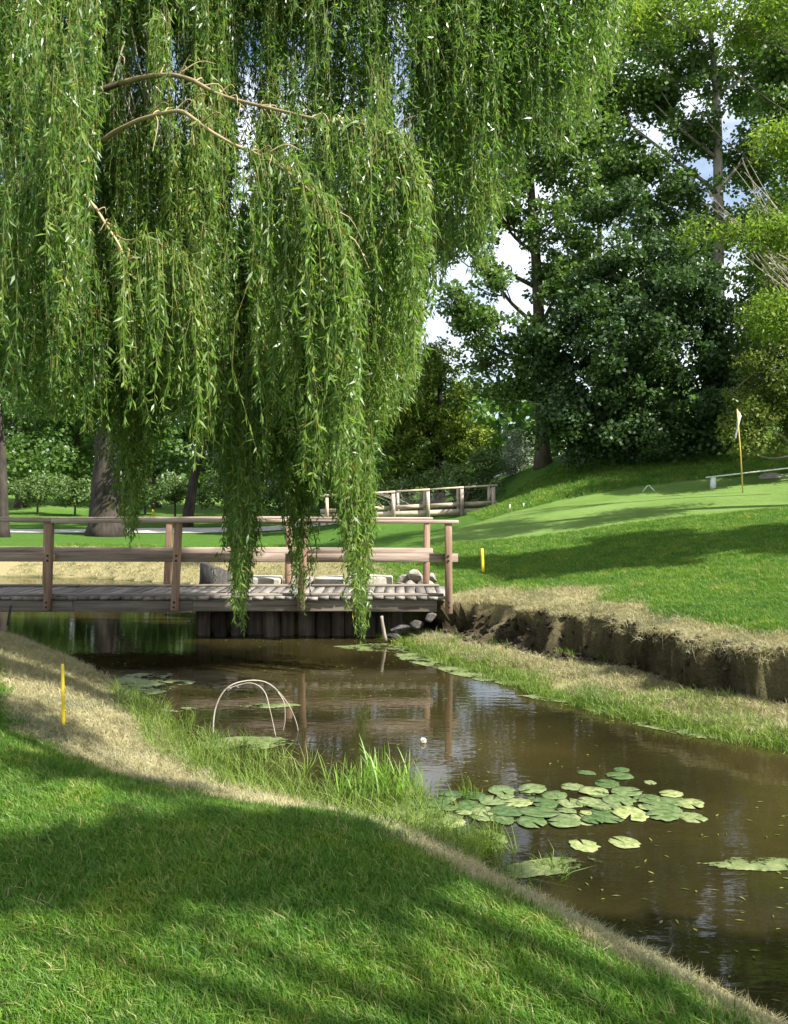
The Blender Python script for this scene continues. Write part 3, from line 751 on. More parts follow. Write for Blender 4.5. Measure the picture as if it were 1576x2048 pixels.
for dy, hh in ((0, 0.13), (1.3, 0.10)):
    for yy0, yy1, nm in ((987, 970.5, 'top_rail'), (1018, 1005, 'middle_rail')):
        for xa, xb in ((640, 791), (792, 860), (861, 928), (929, 995)):
            ua, ub = (xa - 730) / 265, (xb - 730) / 265
            a_, b_ = fpt(xa, yy0 + (yy1 - yy0) * ua, dy), fpt(xb, yy0 + (yy1 - yy0) * ub, dy)
            if nm == 'middle_rail': a_[1] += .09; b_[1] += .09
            e = b_ - a_
            mb = MB(); mb.box(tuple((a_ + b_) / 2), (np.linalg.norm(e) - .01, .05 if nm[0] == 'm' else .15, hh * (1.1 if nm[0] == 'm' else .5)), ry=-math.atan2(e[2], e[0]), jit=.006)
            mb.build(nm, M['fence_wood'], fe)
a_, b_ = fpt(640, 1034), fpt(995, 1021); e = b_ - a_
mb = MB(); mb.box(tuple((a_ + b_) / 2 + V(0, .12, 0)), (np.linalg.norm(e), .06, .2), ry=-math.atan2(e[2], e[0]), jit=.01); mb.build('base_board', M['fence_wood'], fe)

# ------------------------------------------------------------------ trees
def leaves_from(centers, radii, counts, size, aspect, flat=0.75, updir=0.5, clumprnd=0.35, droop=0.0):
    """leaf rows scattered in clumps; returns verts, quads, rnd"""
    idx = np.repeat(np.arange(len(centers)), counts); n = len(idx)
    d = rand_dirs(n); r = R.random(n) ** 0.45
    off_ = d * (r * radii[idx])[:, None]; off_[:, 2] *= flat
    off_[:, 2] -= droop * r * radii[idx]
    p = centers[idx] + off_
    nrm = unit(rand_dirs(n) + V(0, 0, updir) + d * 0.35)
    dr = unit(np.cross(nrm, rand_dirs(n)))
    sd = np.cross(nrm, dr)
    ln = size * (0.65 + 0.7 * R.random(n)); wd = ln * aspect
    v, q = diamonds(p, dr, sd, ln, wd, 0.45, 0.06)
    cr = R.random(len(centers))[idx]
    rnd = np.clip((1 - clumprnd) * R.random(n) + clumprnd * cr, 0, 1)
    return v, q, rnd

def make_tree(name, label, base, trunk_pts, trunk_r, blobs, nleaf, leaf=0.15, aspect=0.8, mat='leaf_mid', bark='bark', clump=0.7, group=None, cat='tree', twigs=5, surf=0.55, flat=0.75, limb_r=0.35, visible_limbs=True, droop=0.0, leafmats=None):
    base = np.asarray(base, float)
    root = empty(name, base, label, cat, group)
    mb = MB()
    tp = spline(np.asarray(trunk_pts, float), 18)
    tr = np.interp(np.linspace(0, 1, 18), [0, .06, .15, .6, 1], [trunk_r * 1.55, trunk_r * 1.15, trunk_r, trunk_r * .6, trunk_r * .15])
    mb.tube(tp - base, tr, 10, bump=0.07)
    cen = []; rad = []; wts = []
    for (c, rx, ry_, rz_) in blobs:
        c = np.asarray(c, float)
        vol = rx * ry_ + rx * rz_ + ry_ * rz_
        nc = max(3, int(vol * 1.25 / clump ** 2))
        d = rand_dirs(nc); r = R.random(nc) ** surf
        cc = c + d * r[:, None] * V(rx, ry_, rz_)
        cen.append(cc); rad.append(clump * (0.55 + 0.8 * R.random(nc))); wts.append(np.ones(nc))
        if visible_limbs:
            zt = np.clip(c[2] - 0.55 * np.hypot(*(c[:2] - tp[len(tp) // 2, :2])) - 0.3 * rz_, tp[2, 2], tp[-1, 2])
            k = int(np.argmin(np.abs(tp[:, 2] - zt))); s0 = tp[k]
            lr0 = min(tr[k] * 0.6, trunk_r * limb_r)
            mid = (s0 + c) / 2 + V(0, 0, -0.06 * np.linalg.norm(c - s0)) + R.normal(size=3) * 0.25
            path = spline([s0, mid, c], 8)
            mb.tube(path - base, np.linspace(lr0, lr0 * 0.3, 8), 6, bump=.05)
            for j in R.choice(nc, min(nc, twigs), replace=False):
                s1 = path[R.integers(3, 8)]; e1 = cc[j]
                m1 = (s1 + e1) / 2 + R.normal(size=3) * 0.2
                mb.tube(spline([s1, m1, e1], 5) - base, np.linspace(lr0 * .35, lr0 * .1 + .008, 5), 4, cap=False)
    cen = np.concatenate(cen); rad = np.concatenate(rad)
    w = rad ** 2; cnt = np.maximum(4, (w / w.sum() * nleaf)).astype(int)
    v, q, rnd = leaves_from(cen - base, rad, cnt, leaf, aspect, flat, droop=droop)
    mb.build('trunk', M[bark], root, True)
    o = link('crown', mesh_np('crown', v, q, fattr={'rnd': rnd}), M[mat], root)
    tag(o, kind='stuff')
    return root

def blob(px, py, Y, rpx, rpy, dy=None):
    rx = rpx * Y / F; rz_ = rpy * Y / F
    return (P(px, py, Y), rx, dy if dy else (rx + rz_) * 0.5, rz_)

def gtrunk(px, Y, top):
    X = (px - CX) / F * Y
    return V(X, Y, hz1(X, Y) - 0.15)

def trk(px_base, Y, pts):
    b = gtrunk(px_base, Y, None)
    return b, [b] + [P(x, y, Y + dy) for x, y, dy in pts]

# tall cottonwood with the dark trunk
b, tp = trk(1086, 32, [(1084, 780, 0), (1072, 520, 0), (1062, 380, .2), (1050, 150, .4), (1040, -150, .5)])
make_tree('cottonwood_tree', 'tall cottonwood with a straight dark trunk left of the shaded thicket', b, tp, 0.25,
          [blob(1160, 250, 32, 70, 60), blob(880, 200, 32, 70, 70), blob(1080, 230, 31.6, 70, 50), blob(920, 600, 31, 50, 34), blob(905, 470, 31.4, 55, 45), blob(1100, 455, 31.2, 60, 55), blob(1040, 330, 32, 70, 50), blob(1160, 400, 32, 60, 60), blob(1060, 680, 31, 70, 60), blob(950, 370, 31.6, 60, 40), blob(1000, 425, 31.5, 95, 62), blob(950, 640, 31, 78, 52), blob(1130, 300, 32, 95, 75), blob(1020, 190, 32, 120, 90), blob(1150, 120, 33, 110, 100),
           blob(1020, 760, 31, 75, 55), blob(1130, 560, 31.5, 75, 120), blob(980, 545, 31, 60, 40), blob(900, 300, 32, 80, 75), blob(1000, 20, 32, 150, 100), blob(960, 720, 32, 60, 35), blob(1050, -200, 33, 220, 160)],
          70000, .15, .85, 'leaf_cotton', 'bark', 0.5, 'tall trees behind the putting green', twigs=7)
# dense thicket tree; its shade is put into the dark leaf colour
b, tp = trk(1270, 30, [(1265, 800, 0), (1280, 700, 0), (1285, 600, 0)])
make_tree('shaded_tree', 'dense tree, leaves coloured dark for shade, filling the shaded thicket behind the putting green', b, tp, 0.2,
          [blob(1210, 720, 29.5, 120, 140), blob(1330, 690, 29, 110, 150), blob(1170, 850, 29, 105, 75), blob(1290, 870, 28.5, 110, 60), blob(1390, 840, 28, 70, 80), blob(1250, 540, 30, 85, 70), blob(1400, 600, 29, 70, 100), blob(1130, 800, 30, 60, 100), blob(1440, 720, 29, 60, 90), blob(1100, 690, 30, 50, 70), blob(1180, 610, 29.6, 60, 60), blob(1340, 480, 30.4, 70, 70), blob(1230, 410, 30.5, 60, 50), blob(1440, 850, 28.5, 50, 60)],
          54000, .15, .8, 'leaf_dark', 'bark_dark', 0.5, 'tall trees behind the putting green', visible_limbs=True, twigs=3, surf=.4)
# cottonwood with pale trunk
b, tp = trk(1440, 35, [(1438, 600, 0), (1436, 330, 0), (1432, 180, 0), (1420, 40, 0), (1410, -200, 0)])
make_tree('cottonwood_tree', 'tall cottonwood with a pale bare upper trunk at the upper right', b, tp, 0.24,
          [blob(1290, 190, 34.6, 60, 50), blob(1400, 270, 35, 60, 45), blob(1270, 420, 34.5, 60, 50), blob(1390, 110, 35, 60, 50), blob(1330, 200, 35, 105, 100), blob(1300, 60, 35, 120, 110), blob(1350, 380, 34.5, 100, 85), blob(1520, 320, 36, 85, 90), blob(1500, 130, 37, 90, 100), blob(1230, 330, 35, 75, 70), blob(1440, 460, 35.5, 90, 60), blob(1200, 200, 35, 85, 100), blob(1580, 500, 36, 90, 120), blob(1400, -180, 36, 250, 150)],
          56000, .165, .85, 'leaf_cotton', 'bark_pale', 0.6, 'tall trees behind the putting green', twigs=6)
b, tp = trk(1190, 42, [(1195, 700, 0), (1200, 400, 0), (1205, 100, 0), (1210, -200, 0)])
make_tree('poplar_tree', 'tall slender poplar seen between the two cottonwoods', b, tp, 0.16,
          [blob(1190, 330, 42, 90, 110), blob(1220, 150, 42, 110, 120), blob(1180, 540, 42, 80, 90), blob(1280, 640, 42, 110, 120), blob(1150, -100, 42, 180, 160), blob(1350, 520, 43, 90, 90)],
          24000, .2, .85, 'leaf_mid', 'bark', 0.9, 'tall trees behind the putting green', twigs=4)
b, tp = trk(1640, 33, [(1640, 600, 0), (1630, 300, 0), (1610, 0, 0)])
make_tree('maple_tree', 'dark leafy tree at the upper right edge of the photo', b, tp, 0.35,
          [blob(1600, 200, 33, 110, 150), blob(1540, 620, 32, 90, 120), blob(1640, 420, 33, 130, 160), blob(1480, 720, 31, 60, 100), blob(1620, 780, 32, 110, 110), blob(1600, -60, 33, 140, 150)],
          36000, .18, .85, 'leaf_cotton', 'bark', 0.85, 'tall trees behind the putting green', twigs=4)
# cedar
b, tp = trk(880, 36, [(880, 900, 0), (880, 800, 0), (878, 700, 0)])
make_tree('cedar_tree', 'yellow-green cedar behind the far fence', b, tp, 0.2,
          [blob(880, 730, 36, 42, 50), blob(880, 800, 36, 75, 55), blob(870, 870, 36, 100, 60), blob(840, 915, 36, 95, 50), blob(930, 860, 36, 45, 60), blob(800, 840, 36.5, 65, 60)],
          24000, .17, .5, 'leaf_cedar', 'bark_dark', 0.42, twigs=0, flat=.6, surf=.35)
b, tp = trk(1040, 34, [(1040, 930, 0), (1040, 880, 0)])
make_tree('grey_shrub', 'pale grey-leaved shrub left of the cottonwood trunk', b, tp, 0.06,
          [blob(1040, 900, 34, 34, 45), blob(1020, 930, 34, 30, 30)], 2200, .14, .45, 'leaf_grey', 'bark', 0.35, cat='shrub', twigs=3)
b, tp = trk(880, 32.6, [(880, 985, 0), (885, 950, 0)])
make_tree('leafy_shrub', 'light green shrub growing behind the far fence', b, tp, 0.06,
          [blob(810, 985, 33, 60, 28), blob(900, 965, 32.8, 70, 42), blob(975, 930, 32.8, 45, 50), blob(960, 980, 32.5, 55, 35), blob(740, 975, 33.3, 60, 45)], 9000, .13, .5, 'leaf_shrub', 'bark', 0.35, cat='shrub', twigs=4)
# dead brush by the fence
db = empty('dead_brush', P(860, 1020, 31.7), 'tangle of dead grey twigs behind the far fence', 'brush'); mb = MB()
for k in range(110):
    a = P(850 + R.normal() * 25, 1030, 31.7); e = P(855 + R.normal() * 55, 975 + R.random() * 30, 31.7 + R.normal() * .3)
    mb.tube(spline([a, (a + e) / 2 + R.normal(size=3) * .18, e], 5) - np.array(db.location), np.linspace(.013, .006, 5), 3, cap=False)
mb.build('twigs', M['dead_twig'], db)
# olive bush and yellow conifer branches at right edge, nearer
b, tp = trk(1610, 23.5, [(1600, 800, 0), (1590, 650, 0), (1580, 500, 0)])
make_tree('olive_shrub', 'tall olive and yellow-leaved shrub with bare twigs at the right edge', b, tp, 0.1,
          [blob(1560, 620, 23.5, 75, 90), blob(1540, 760, 23.3, 80, 75), blob(1500, 840, 23.2, 55, 50), blob(1600, 850, 23.3, 80, 75), blob(1620, 700, 23.5, 90, 120), blob(1560, 560, 23.5, 50, 50), blob(1480, 880, 23.3, 40, 35)],
          24000, .115, .5, 'leaf_olive', 'bark_pale', 0.42, cat='shrub', twigs=14)
# larch-like yellow green tree off the right edge with boughs reaching in
b = V(10.2, 18.5, hz1(10.2, 18.5) - .2)
tp = [b, b + V(0, 0, 4), b + V(.1, 0, 9), b + V(0, .1, 15)]
make_tree('larch_tree', 'feathery yellow-green boughs reaching in at the right edge above the flag', b, tp, 0.25,
          [blob(1455, 470, 18.2, 70, 22), blob(1530, 460, 18.3, 80, 30), blob(1600, 480, 18.4, 90, 40), blob(1330, 18, 17.5, 75, 26), blob(1430, 30, 17.8, 90, 35), blob(1540, 50, 18, 90, 45), blob(1230, 10, 17.2, 50, 16), blob(1560, 285, 18.2, 45, 18), blob(1540, 620, 18.4, 40, 20), blob(1660, 250, 18.6, 90, 120), blob(1660, -100, 18.6, 160, 160), blob(1400, -80, 18, 160, 50), blob(1680, 600, 18.6, 90, 90)],
          34000, .13, .34, 'leaf_yellow', 'bark', 0.62, twigs=5, flat=.7, limb_r=.05)
# bare twigs at right edge
db = empty('bare_branches', P(1600, 560, 21), 'bare grey branches fanning out at the right edge above the olive shrub', 'branches'); mb = MB(); o0 = np.array(db.location)
mb.tube(spline([P(1625, 900, 21), P(1615, 700, 21), P(1600, 520, 21)], 8) - o0, np.linspace(.05, .03, 8), 6)
for k in range(26):
    s = P(1605 + R.normal() * 8, 540 + R.normal() * 50, 21); an = -1.9 - R.random() * 1.0; l = 90 + 130 * R.random()
    e = P(1595 + math.cos(an) * l * 1.1 - 20, 510 + math.sin(an) * l, 21 + R.normal() * .5)
    mb.tube(spline([s, (s + e) / 2 + R.normal(size=3) * .12, e], 6) - o0, np.linspace(.016, .005, 6), 4, cap=False)
mb.build('twigs', M['dead_twig'], db)

# left background trees
b, tp = trk(212, 34, [(212, 960, 0), (216, 850, 0), (222, 650, 0), (230, 400, 0)])
make_tree('broad_tree', 'thick-trunked tree on the far lawn behind the willow curtain', b, tp, 0.6,
          [blob(120, 740, 34, 130, 80), blob(330, 720, 34, 130, 90), blob(220, 560, 34, 190, 140), blob(60, 560, 34, 130, 110), blob(420, 560, 34, 130, 120), blob(230, 350, 34, 200, 150), blob(330, 850, 33.5, 70, 50)],
          34000, .19, .75, 'leaf_mid', 'bark_dark', 0.9, 'trees on the far left lawn', twigs=4)
b, tp = trk(5, 31, [(4, 930, 0), (-4, 800, 0), (-20, 600, 0)])
make_tree('grey_trunk_tree', 'grey-trunked tree at the left edge beyond the footbridge', b, tp, 0.2,
          [blob(-60, 640, 31, 130, 120), blob(20, 780, 31, 80, 50), blob(-100, 450, 31, 160, 130)], 8000, .16, .7, 'leaf_mid', 'bark_dark', 0.75, 'trees on the far left lawn', twigs=4)
b, tp = trk(372, 40, [(392, 940, 0), (420, 860, 0), (445, 760, 0)])
make_tree('leaning_tree', 'slender dark tree leaning right on the far left lawn', b, tp, 0.24,
          [blob(440, 800, 40, 90, 70), blob(390, 760, 40, 70, 60), blob(500, 740, 40, 80, 80)], 6000, .18, .7, 'leaf_mid', 'bark_dark', 0.75, 'trees on the far left lawn', twigs=4)
specs = [(-180, 58, 'round_tree', 'bright round tree in the far left row, out at the edge'), (40, 56, 'round_tree', 'bright green round tree at the left end of the far row'), (150, 60, 'round_tree', 'mid green tree in the far row just left of the thick trunk'),
         (310, 58, 'round_tree', 'bright green tree in the far row right of the thick trunk'), (470, 56, 'round_tree', 'dark green tree in the far row behind the leaning tree'), (600, 54, 'round_tree', 'tree in the far row behind the longest willow strands'), (730, 50, 'round_tree', 'shaded green tree left of the yellow-green cedar')]
for k, (px, Y, nm, lb) in enumerate(specs):
    b, tp = trk(px, Y, [(px + 5, 900, 0), (px + 8, 760, 0), (px + 5, 500, 0)])
    bl = [blob(px + R.normal() * 20, 905, Y - 1.5, 85, 55), blob(px - 40, 820, Y, 90, 80), blob(px + 50, 780, Y, 90, 90), blob(px, 660, Y, 120, 110), blob(px + 20, 520, Y, 110, 120), blob(px + R.normal() * 60, 930, Y - 3, 75, 36)]
    make_tree(nm, lb, b, tp, 0.3, bl, 17000, .26, .8, 'leaf_mid' if k != 4 else 'leaf_dark', 'bark', 1.0, 'far row of trees on the left', twigs=2, surf=.4)
for k, (px, py, Y, rw_, rh) in enumerate([(75, 975, 50, 60, 26), (150, 982, 49, 45, 22), (290, 985, 50, 50, 26), (350, 980, 47, 40, 26), (450, 985, 46, 60, 34), (560, 990, 44, 60, 40), (660, 990, 42, 60, 45), (735, 960, 38, 55, 60)]):
    b, tp = trk(px, Y, [(px, py + 10, 0), (px, py - 5, 0)])
    make_tree('round_shrub', ['pale green shrub at the left end of the far shrub row', 'pale green shrub just left of the thick trunk', 'green shrub right of the thick trunk', 'green shrub at the foot of the leaning tree', 'green shrub right of the leaning tree', 'shrub behind the longest willow strands, left one', 'shrub behind the longest willow strands, right one', 'dark shrub left of the cedar at the end of the far fence'][k],
              b, tp, 0.06, [blob(px, py, Y, rw_, rh), blob(px + rw_ * .5, py + 8, Y - .5, rw_ * .6, rh * .7), blob(px - rw_ * .5, py + 6, Y - .5, rw_ * .6, rh * .7)], 2600, .17, .6, 'leaf_shrub' if k < 6 else 'leaf_mid', 'bark', 0.5, 'low shrubs along the far lawn', cat='shrub', twigs=0, surf=.35)
# far wood that closes the horizon
nC = 900
cx_ = R.uniform(-95, 110, nC); cy_ = R.uniform(72, 92, nC); cz_ = 1.5 + R.random(nC) ** 0.8 * (10 + 5 * noise2(cx_, cx_ * 0, .07, 3)) + np.maximum(cx_, 0) * .05
v, q, rnd = leaves_from(np.stack([cx_, cy_, cz_], -1), 1.6 + R.random(nC), np.full(nC, 50), .9, .9, .8)
tag(link('distant_woods', mesh_np('distant_woods', v, q, fattr={'rnd': rnd}), M['leaf_mid']), 'distant green woods closing the horizon behind all other trees', 'woods', kind='stuff')

# trees standing outside the frame on the sunny side; they shade the lawn
def shade_tree(name, label, x, y, h, crown, n, trunk=.3, leaf=.17, clump=.7):
    b = V(x, y, hz1(x, y) - .15)
    tp = [b, b + V(.1, 0, h * .35), b + V(0, .1, h * .7), b + V(.1, 0, h)]
    return make_tree(name, label, b, tp, trunk, [(b + V(*c), *r) for c, r in crown], n, leaf, .75, 'leaf_mid', 'bark', clump, 'trees standing beside the frame', twigs=4)
shade_tree('lawn_tree', 'leafy tree on the near bank right of the frame', 6.8, -1.1, 10.5, [((-3.3, 4.4, 8.5), (.9, .10, .15)), ((-3.0, 3.9, 8.8), (.9, .08, .15)), ((-3.9, 4.9, 8.6), (.5, .12, .2)), ((-2.4, 1.7, 7.3), (1.0, .25, .3)), ((-.9, 1.75, 7.8), (1.0, .3, .35)), ((.4, 1.5, 8.2), (1.0, .35, .3)), ((1.6, 1.3, 8.4), (.9, .3, .3)), ((.2, .8, 10.2), (1.0, .2, .3)), ((-1.0, 2.4, 9.6), (.8, .12, .2)), ((1.0, 2.0, 9.0), (.7, .25, .3)), ((2.2, .2, 8.3), (.6, .12, .2))], 7600, .2, .135, .36)
shade_tree('bank_tree', 'leafy tree on the right bank beyond the right edge', 12.3, 11.3, 13, [((-3.0, .6, 7.6), (1.6, 1.0, .8)), ((-1.4, -.2, 8.2), (1.7, 1.1, .9)), ((.6, .6, 8.6), (1.8, 1.1, 1.0)), ((2.4, -.4, 9), (1.8, 1.2, 1.0)), ((-1, .9, 10.4), (1.8, .8, .8)), ((1, -.6, 11.4), (1.8, 1.1, .9)), ((3.6, .6, 9.6), (1.4, 1.0, .9)), ((-.2, 1.6, 9.2), (1.4, .6, .6))], 28000, .26, .17, .55)
shade_tree('hill_tree', 'leafy tree on the hill beyond the right edge, nearer', 16.2, 24.6, 10.5, [((-.6, 0, 4.4), (2.4, 2.6, 1.6)), ((-1.0, .6, 7.0), (2.2, 2.4, 1.6)), ((.8, -1, 8.2), (2.6, 2.2, 1.8)), ((0, 1, 9.6), (2.2, 2, 1.4))], 17000, .35, .24, 1.0)
shade_tree('hill_tree', 'leafy tree on the hill beyond the right edge, farther', 20.5, 29, 10, [((0, 0, 5), (4.5, 3.4, 2.6)), ((-2, 1, 7.5), (3.4, 3, 2)), ((2, -1, 8), (3.5, 3.2, 2))], 17000, .35, .24, 1.0)

# ------------------------------------------------------------------ weeping willow
WB = V(-8.6, 9.6, hz1(-8.6, 9.6) - .1)
wil = empty('weeping_willow', WB, 'huge weeping willow with long leafy strands hanging over the footbridge and creek', 'tree')
mb = MB()
fork = WB + V(.5, -.1, 3.4)
mb.tube(spline([WB, WB + V(.1, 0, 1.2), WB + V(.3, 0, 2.4), fork], 12), np.interp(np.linspace(0, 1, 12), [0, .15, 1], [.75, .52, .42]), 14, bump=.06)
bA = [p + V(0, 0, 0) for p in (lambda P: [P(240, 167, 8.9), P(290, 154, 8.75), P(340, 150, 8.6), P(378, 158, 8.5), P(405, 172, 8.45), P(440, 190, 8.4), P(500, 207, 8.35), P(560, 221, 8.3), P(640, 240, 8.2), P(700, 245, 8.2), P(752, 258, 8.15), P(790, 285, 8.1), P(825, 325, 8.1)])(lambda x, y, Y: P(x, y, Y + (-0.65)))]
bB = [p + V(0, 0, 0) for p in (lambda P: [P(205, 280, 8.5), P(240, 258, 8.4), P(290, 236, 8.25), P(355, 222, 8.1), P(385, 236, 8.0), P(420, 262, 7.95), P(470, 290, 7.9), P(525, 313, 7.9), P(570, 340, 7.85), P(615, 378, 7.8), P(655, 425, 7.8), P(672, 480, 7.8)])(lambda x, y, Y: P(x, y, Y + (-0.75)))]
bC = [p + V(0, 0, 0) for p in (lambda P: [P(150, 370, 8.6), P(190, 415, 8.1), P(212, 450, 7.8), P(238, 490, 7.6), P(252, 530, 7.5), P(250, 572, 7.5)])(lambda x, y, Y: P(x, y, Y + (-0.25)))]
bD = [p + V(0, 0, 0) for p in (lambda P: [P(212, 455, 7.8), P(250, 480, 7.6), P(290, 478, 7.5), P(340, 500, 7.45), P(375, 545, 7.4), P(390, 600, 7.4)])(lambda x, y, Y: P(x, y, Y + (-0.20)))]
limbs = []
for tgt in ((bA[0], .026), (bB[0], .022), (bC[0], .018)):
    mid = (fork + tgt[0]) / 2 + V(-.6, 1.0, .9)
    limbs.append((spline([fork, mid, tgt[0]], 12), .22, tgt[1]))
for tgt in (P(930, 20, 10.2), P(700, -80, 9.6), P(1130, -60, 10.0), P(400, -150, 9.2), P(560, 60, 10.4), P(140, -60, 10), V(-10, 7, 7.5), V(-12, 9, 8), V(-9, 12, 8), V(-10, 11, 8.5)):
    mid = (fork + tgt) / 2 + V(-.3, 0, 1.3)
    limbs.append((spline([fork, mid, tgt + V(0, 0, .3), tgt], 14), .2, .05))
for p_, r0, r1 in limbs: mb.tube(p_, np.linspace(r0, r1, len(p_)), 8, bump=.04)
mb.v = [v - WB for v in mb.v]
mb.build('trunk', M['bark'], wil, True)
for pts, r0, r1 in ((bA, .025, .006), (bB, .021, .006), (bC, .017, .005), (bD, .011, .004)):
    mb = MB(); c = spline(pts, 44); mb.tube(c - WB, np.linspace(r0, r1, 44) * (1 + .10 * R.normal(size=44)), 8); mb.build('branch', M['willow_branch'], wil, True)

mb = MB()
for pts, n_ in ((bA, 20), (bB, 20), (bC, 8)):
    c = spline(pts, 100)
    for k in range(n_):
        s0 = c[R.integers(8, 96)]; l_ = R.uniform(.15, .55)
        e_ = s0 + V(R.uniform(-.05, .8) * l_, R.normal() * .25 * l_, R.uniform(-1.0, .35) * l_)
        mb = MB(); mb.tube(spline([s0, (s0 + e_) / 2 + V(.03, 0, .09 * l_ + .03), e_], 7) - WB, np.linspace(.0085, .003, 7), 5, cap=False)
        mb.build('side_twig', M['willow_branch'], wil, True)
BOT = np.array([(-700, 1000), (-300, 900), (0, 800), (60, 850), (140, 850), (215, 920), (245, 1060), (268, 1110), (285, 980), (330, 880), (375, 840), (410, 830), (440, 900), (462, 1120), (478, 1280), (500, 1150), (535, 960), (565, 970), (590, 1180), (605, 1250), (622, 1010), (660, 980), (690, 1110), (705, 1200), (724, 1310), (738, 1130), (752, 900), (790, 850), (832, 820), (845, 700), (862, 640), (900, 560), (955, 570), (985, 520), (1010, 440), (1060, 340), (1100, 340), (1165, 320), (1195, 240), (1235, 150), (1260, 60)], float)
def bot(x): return np.interp(x, BOT[:, 0], BOT[:, 1])

S_top = []; S_len = []; S_drift = []; S_c = []; S_w = []
def strand(p, length, drift=(0, 0), c=None, w=1.0):
    if length < 0.12: return
    S_top.append(p); S_len.append(length); S_drift.append(drift); S_c.append(R.random() if c is None else c); S_w.append(w)

# curtain clusters in the volume
def curtain(n, xr, Yr, up, botf, ns, spread, top=None):
    for _ in range(n):
        x = R.uniform(*xr); Y = R.uniform(*Yr)
        yb = bot(x) * 1.0
        yb = HY - (HY - yb) * botf if yb < HY and botf != 1 else yb
        yt = R.uniform(up, max(up + 40, yb - 260))
        if top is not None: yt = R.uniform(up, top)
        cc = R.random(); rag = abs(R.normal()) * 60
        reach = yb - yt
        ln_px = min(reach, R.uniform(170, 620))
        if R.random() < .35 and top is None: yt = yb - ln_px          # ends right at the hem
        for k in range(R.integers(*ns)):
            xx = x + R.normal() * spread; YY = Y + R.normal() * .16
            l = ln_px * R.uniform(.45, 1.05)
            tp0 = yt + R.normal() * 26
            if tp0 + l > bot(xx) - rag: l = bot(xx) - tp0 - rag - R.random() * 30
            strand(P(xx, tp0, YY), l * YY / F, (R.normal() * .04, R.normal() * .05), np.clip(cc + R.normal() * .15, 0, 1))
curtain(150, (-60, 850), (8.2, 9.4), -330, 1, (10, 26), 13)
curtain(125, (-60, 850), (9.4, 10.5), -380, 1, (10, 26), 13)
curtain(74, (840, 1240), (8.8, 10.4), -420, 1, (7, 15), 10)
curtain(45, (-900, -60), (7.5, 11), -300, 1, (8, 16), 20)
curtain(40, (-60, 190), (7.0, 7.7), -330, 1, (7, 14), 12)
curtain(110, (-60, 900), (8.5, 10.4), -430, 1, (7, 15), 13, top=-60)
curtain(24, (850, 1230), (8.8, 10.2), -430, 1, (7, 14), 11, top=-60)
# the hem: long strands whose tips make the lower outline
for x, yt0, n, sp, Y in ((478, 760, 26, 10, 10.3), (500, 700, 20, 14, 10.5), (470, 850, 14, 7, 10.2), (602, 780, 22, 10, 10.6), (585, 720, 16, 14, 10.7), (545, 740, 14, 16, 11), (690, 640, 30, 18, 10.5), (712, 760, 24, 12, 10.7), (722, 900, 12, 5, 10.9),
                         (725, 1050, 5, 3, 10.9), (660, 650, 24, 18, 10.4), (735, 620, 16, 9, 10.5), (262, 760, 16, 10, 9.8), (240, 700, 14, 14, 9.9), (285, 720, 10, 10, 10), (810, 560, 18, 14, 10.2), (780, 540, 18, 14, 10.1), (960, 330, 10, 10, 10.8), (985, 300, 8, 10, 11), (870, 400, 10, 12, 10.8), (905, 330, 10, 12, 11), (1100, 120, 9, 10, 11.2), (1170, 90, 10, 12, 11.2), (640, 600, 24, 24, 10.2), (560, 620, 24, 24, 10.2), (480, 620, 20, 20, 10.1), (440, 640, 16, 20, 10.0), (140, 640, 16, 30, 9.8), (60, 640, 16, 30, 9.8), (340, 640, 16, 22, 9.9)):
    cc = R.random()
    for k in range(n):
        xx = x + R.normal() * sp; YY = Y - .55 + R.normal() * .18
        top = yt0 + R.normal() * 40
        l = bot(xx) - top - abs(R.normal()) * 55
        strand(P(xx, top, YY), l * YY / F, (R.normal() * .03, R.normal() * .04), np.clip(cc + R.normal() * .15, 0, 1))
# strands hanging from the visible branches, leaning outward first; light on them set as yellower leaf colour
for pts, t0, n, lmin, lmax, cl in ((bA, .6, 120, .5, 2.2, .7), (bB, .55, 140, .5, 2.6, .75), (bC, .4, 60, .3, 1.3, .8), (bD, .3, 110, .3, 1.5, .85), (bA, .1, 26, .2, .8, .6), (bB, .1, 26, .2, .7, .65)):
    c = spline(pts, 200)
    for k in range(n):
        f = t0 + (1 - t0) * R.random() ** .75
        p_ = c[min(199, int(f * 199))]
        strand(p_ + R.normal(size=3) * .03, R.uniform(lmin, lmax), (.03 + abs(R.normal()) * .11, R.normal() * .14), np.clip(cl + R.normal() * .15, 0, 1), 1.1)
S_top = np.array(S_top); S_len = np.array(S_len); S_drift = np.array(S_drift); S_c = np.array(S_c); S_w = np.array(S_w)
nS = len(S_len)
NP = 8
tt = np.linspace(0, 1, NP)
wobA = R.normal(size=(nS, 2)) * .055; ph = R.random((nS, 2)) * 6.28; fr = R.uniform(2, 5, (nS, 2))
def spos(si, t):
    """position along strand si at parameter t"""
    L_ = S_len[si]
    s = t * L_
    o = np.empty((len(si), 3))
    arch = 1 - np.exp(-s / .22)
    for a in (0, 1):
        o[:, a] = S_top[si, a] + S_drift[si, a] * arch + wobA[si, a] * np.sin(ph[si, a] + fr[si, a] * s) * np.minimum(s, 1)
    o[:, 2] = S_top[si, 2] - s + .10 * np.exp(-((s - .08) / .1) ** 2) * np.hypot(S_drift[si, 0], S_drift[si, 1]) / .2
    return o
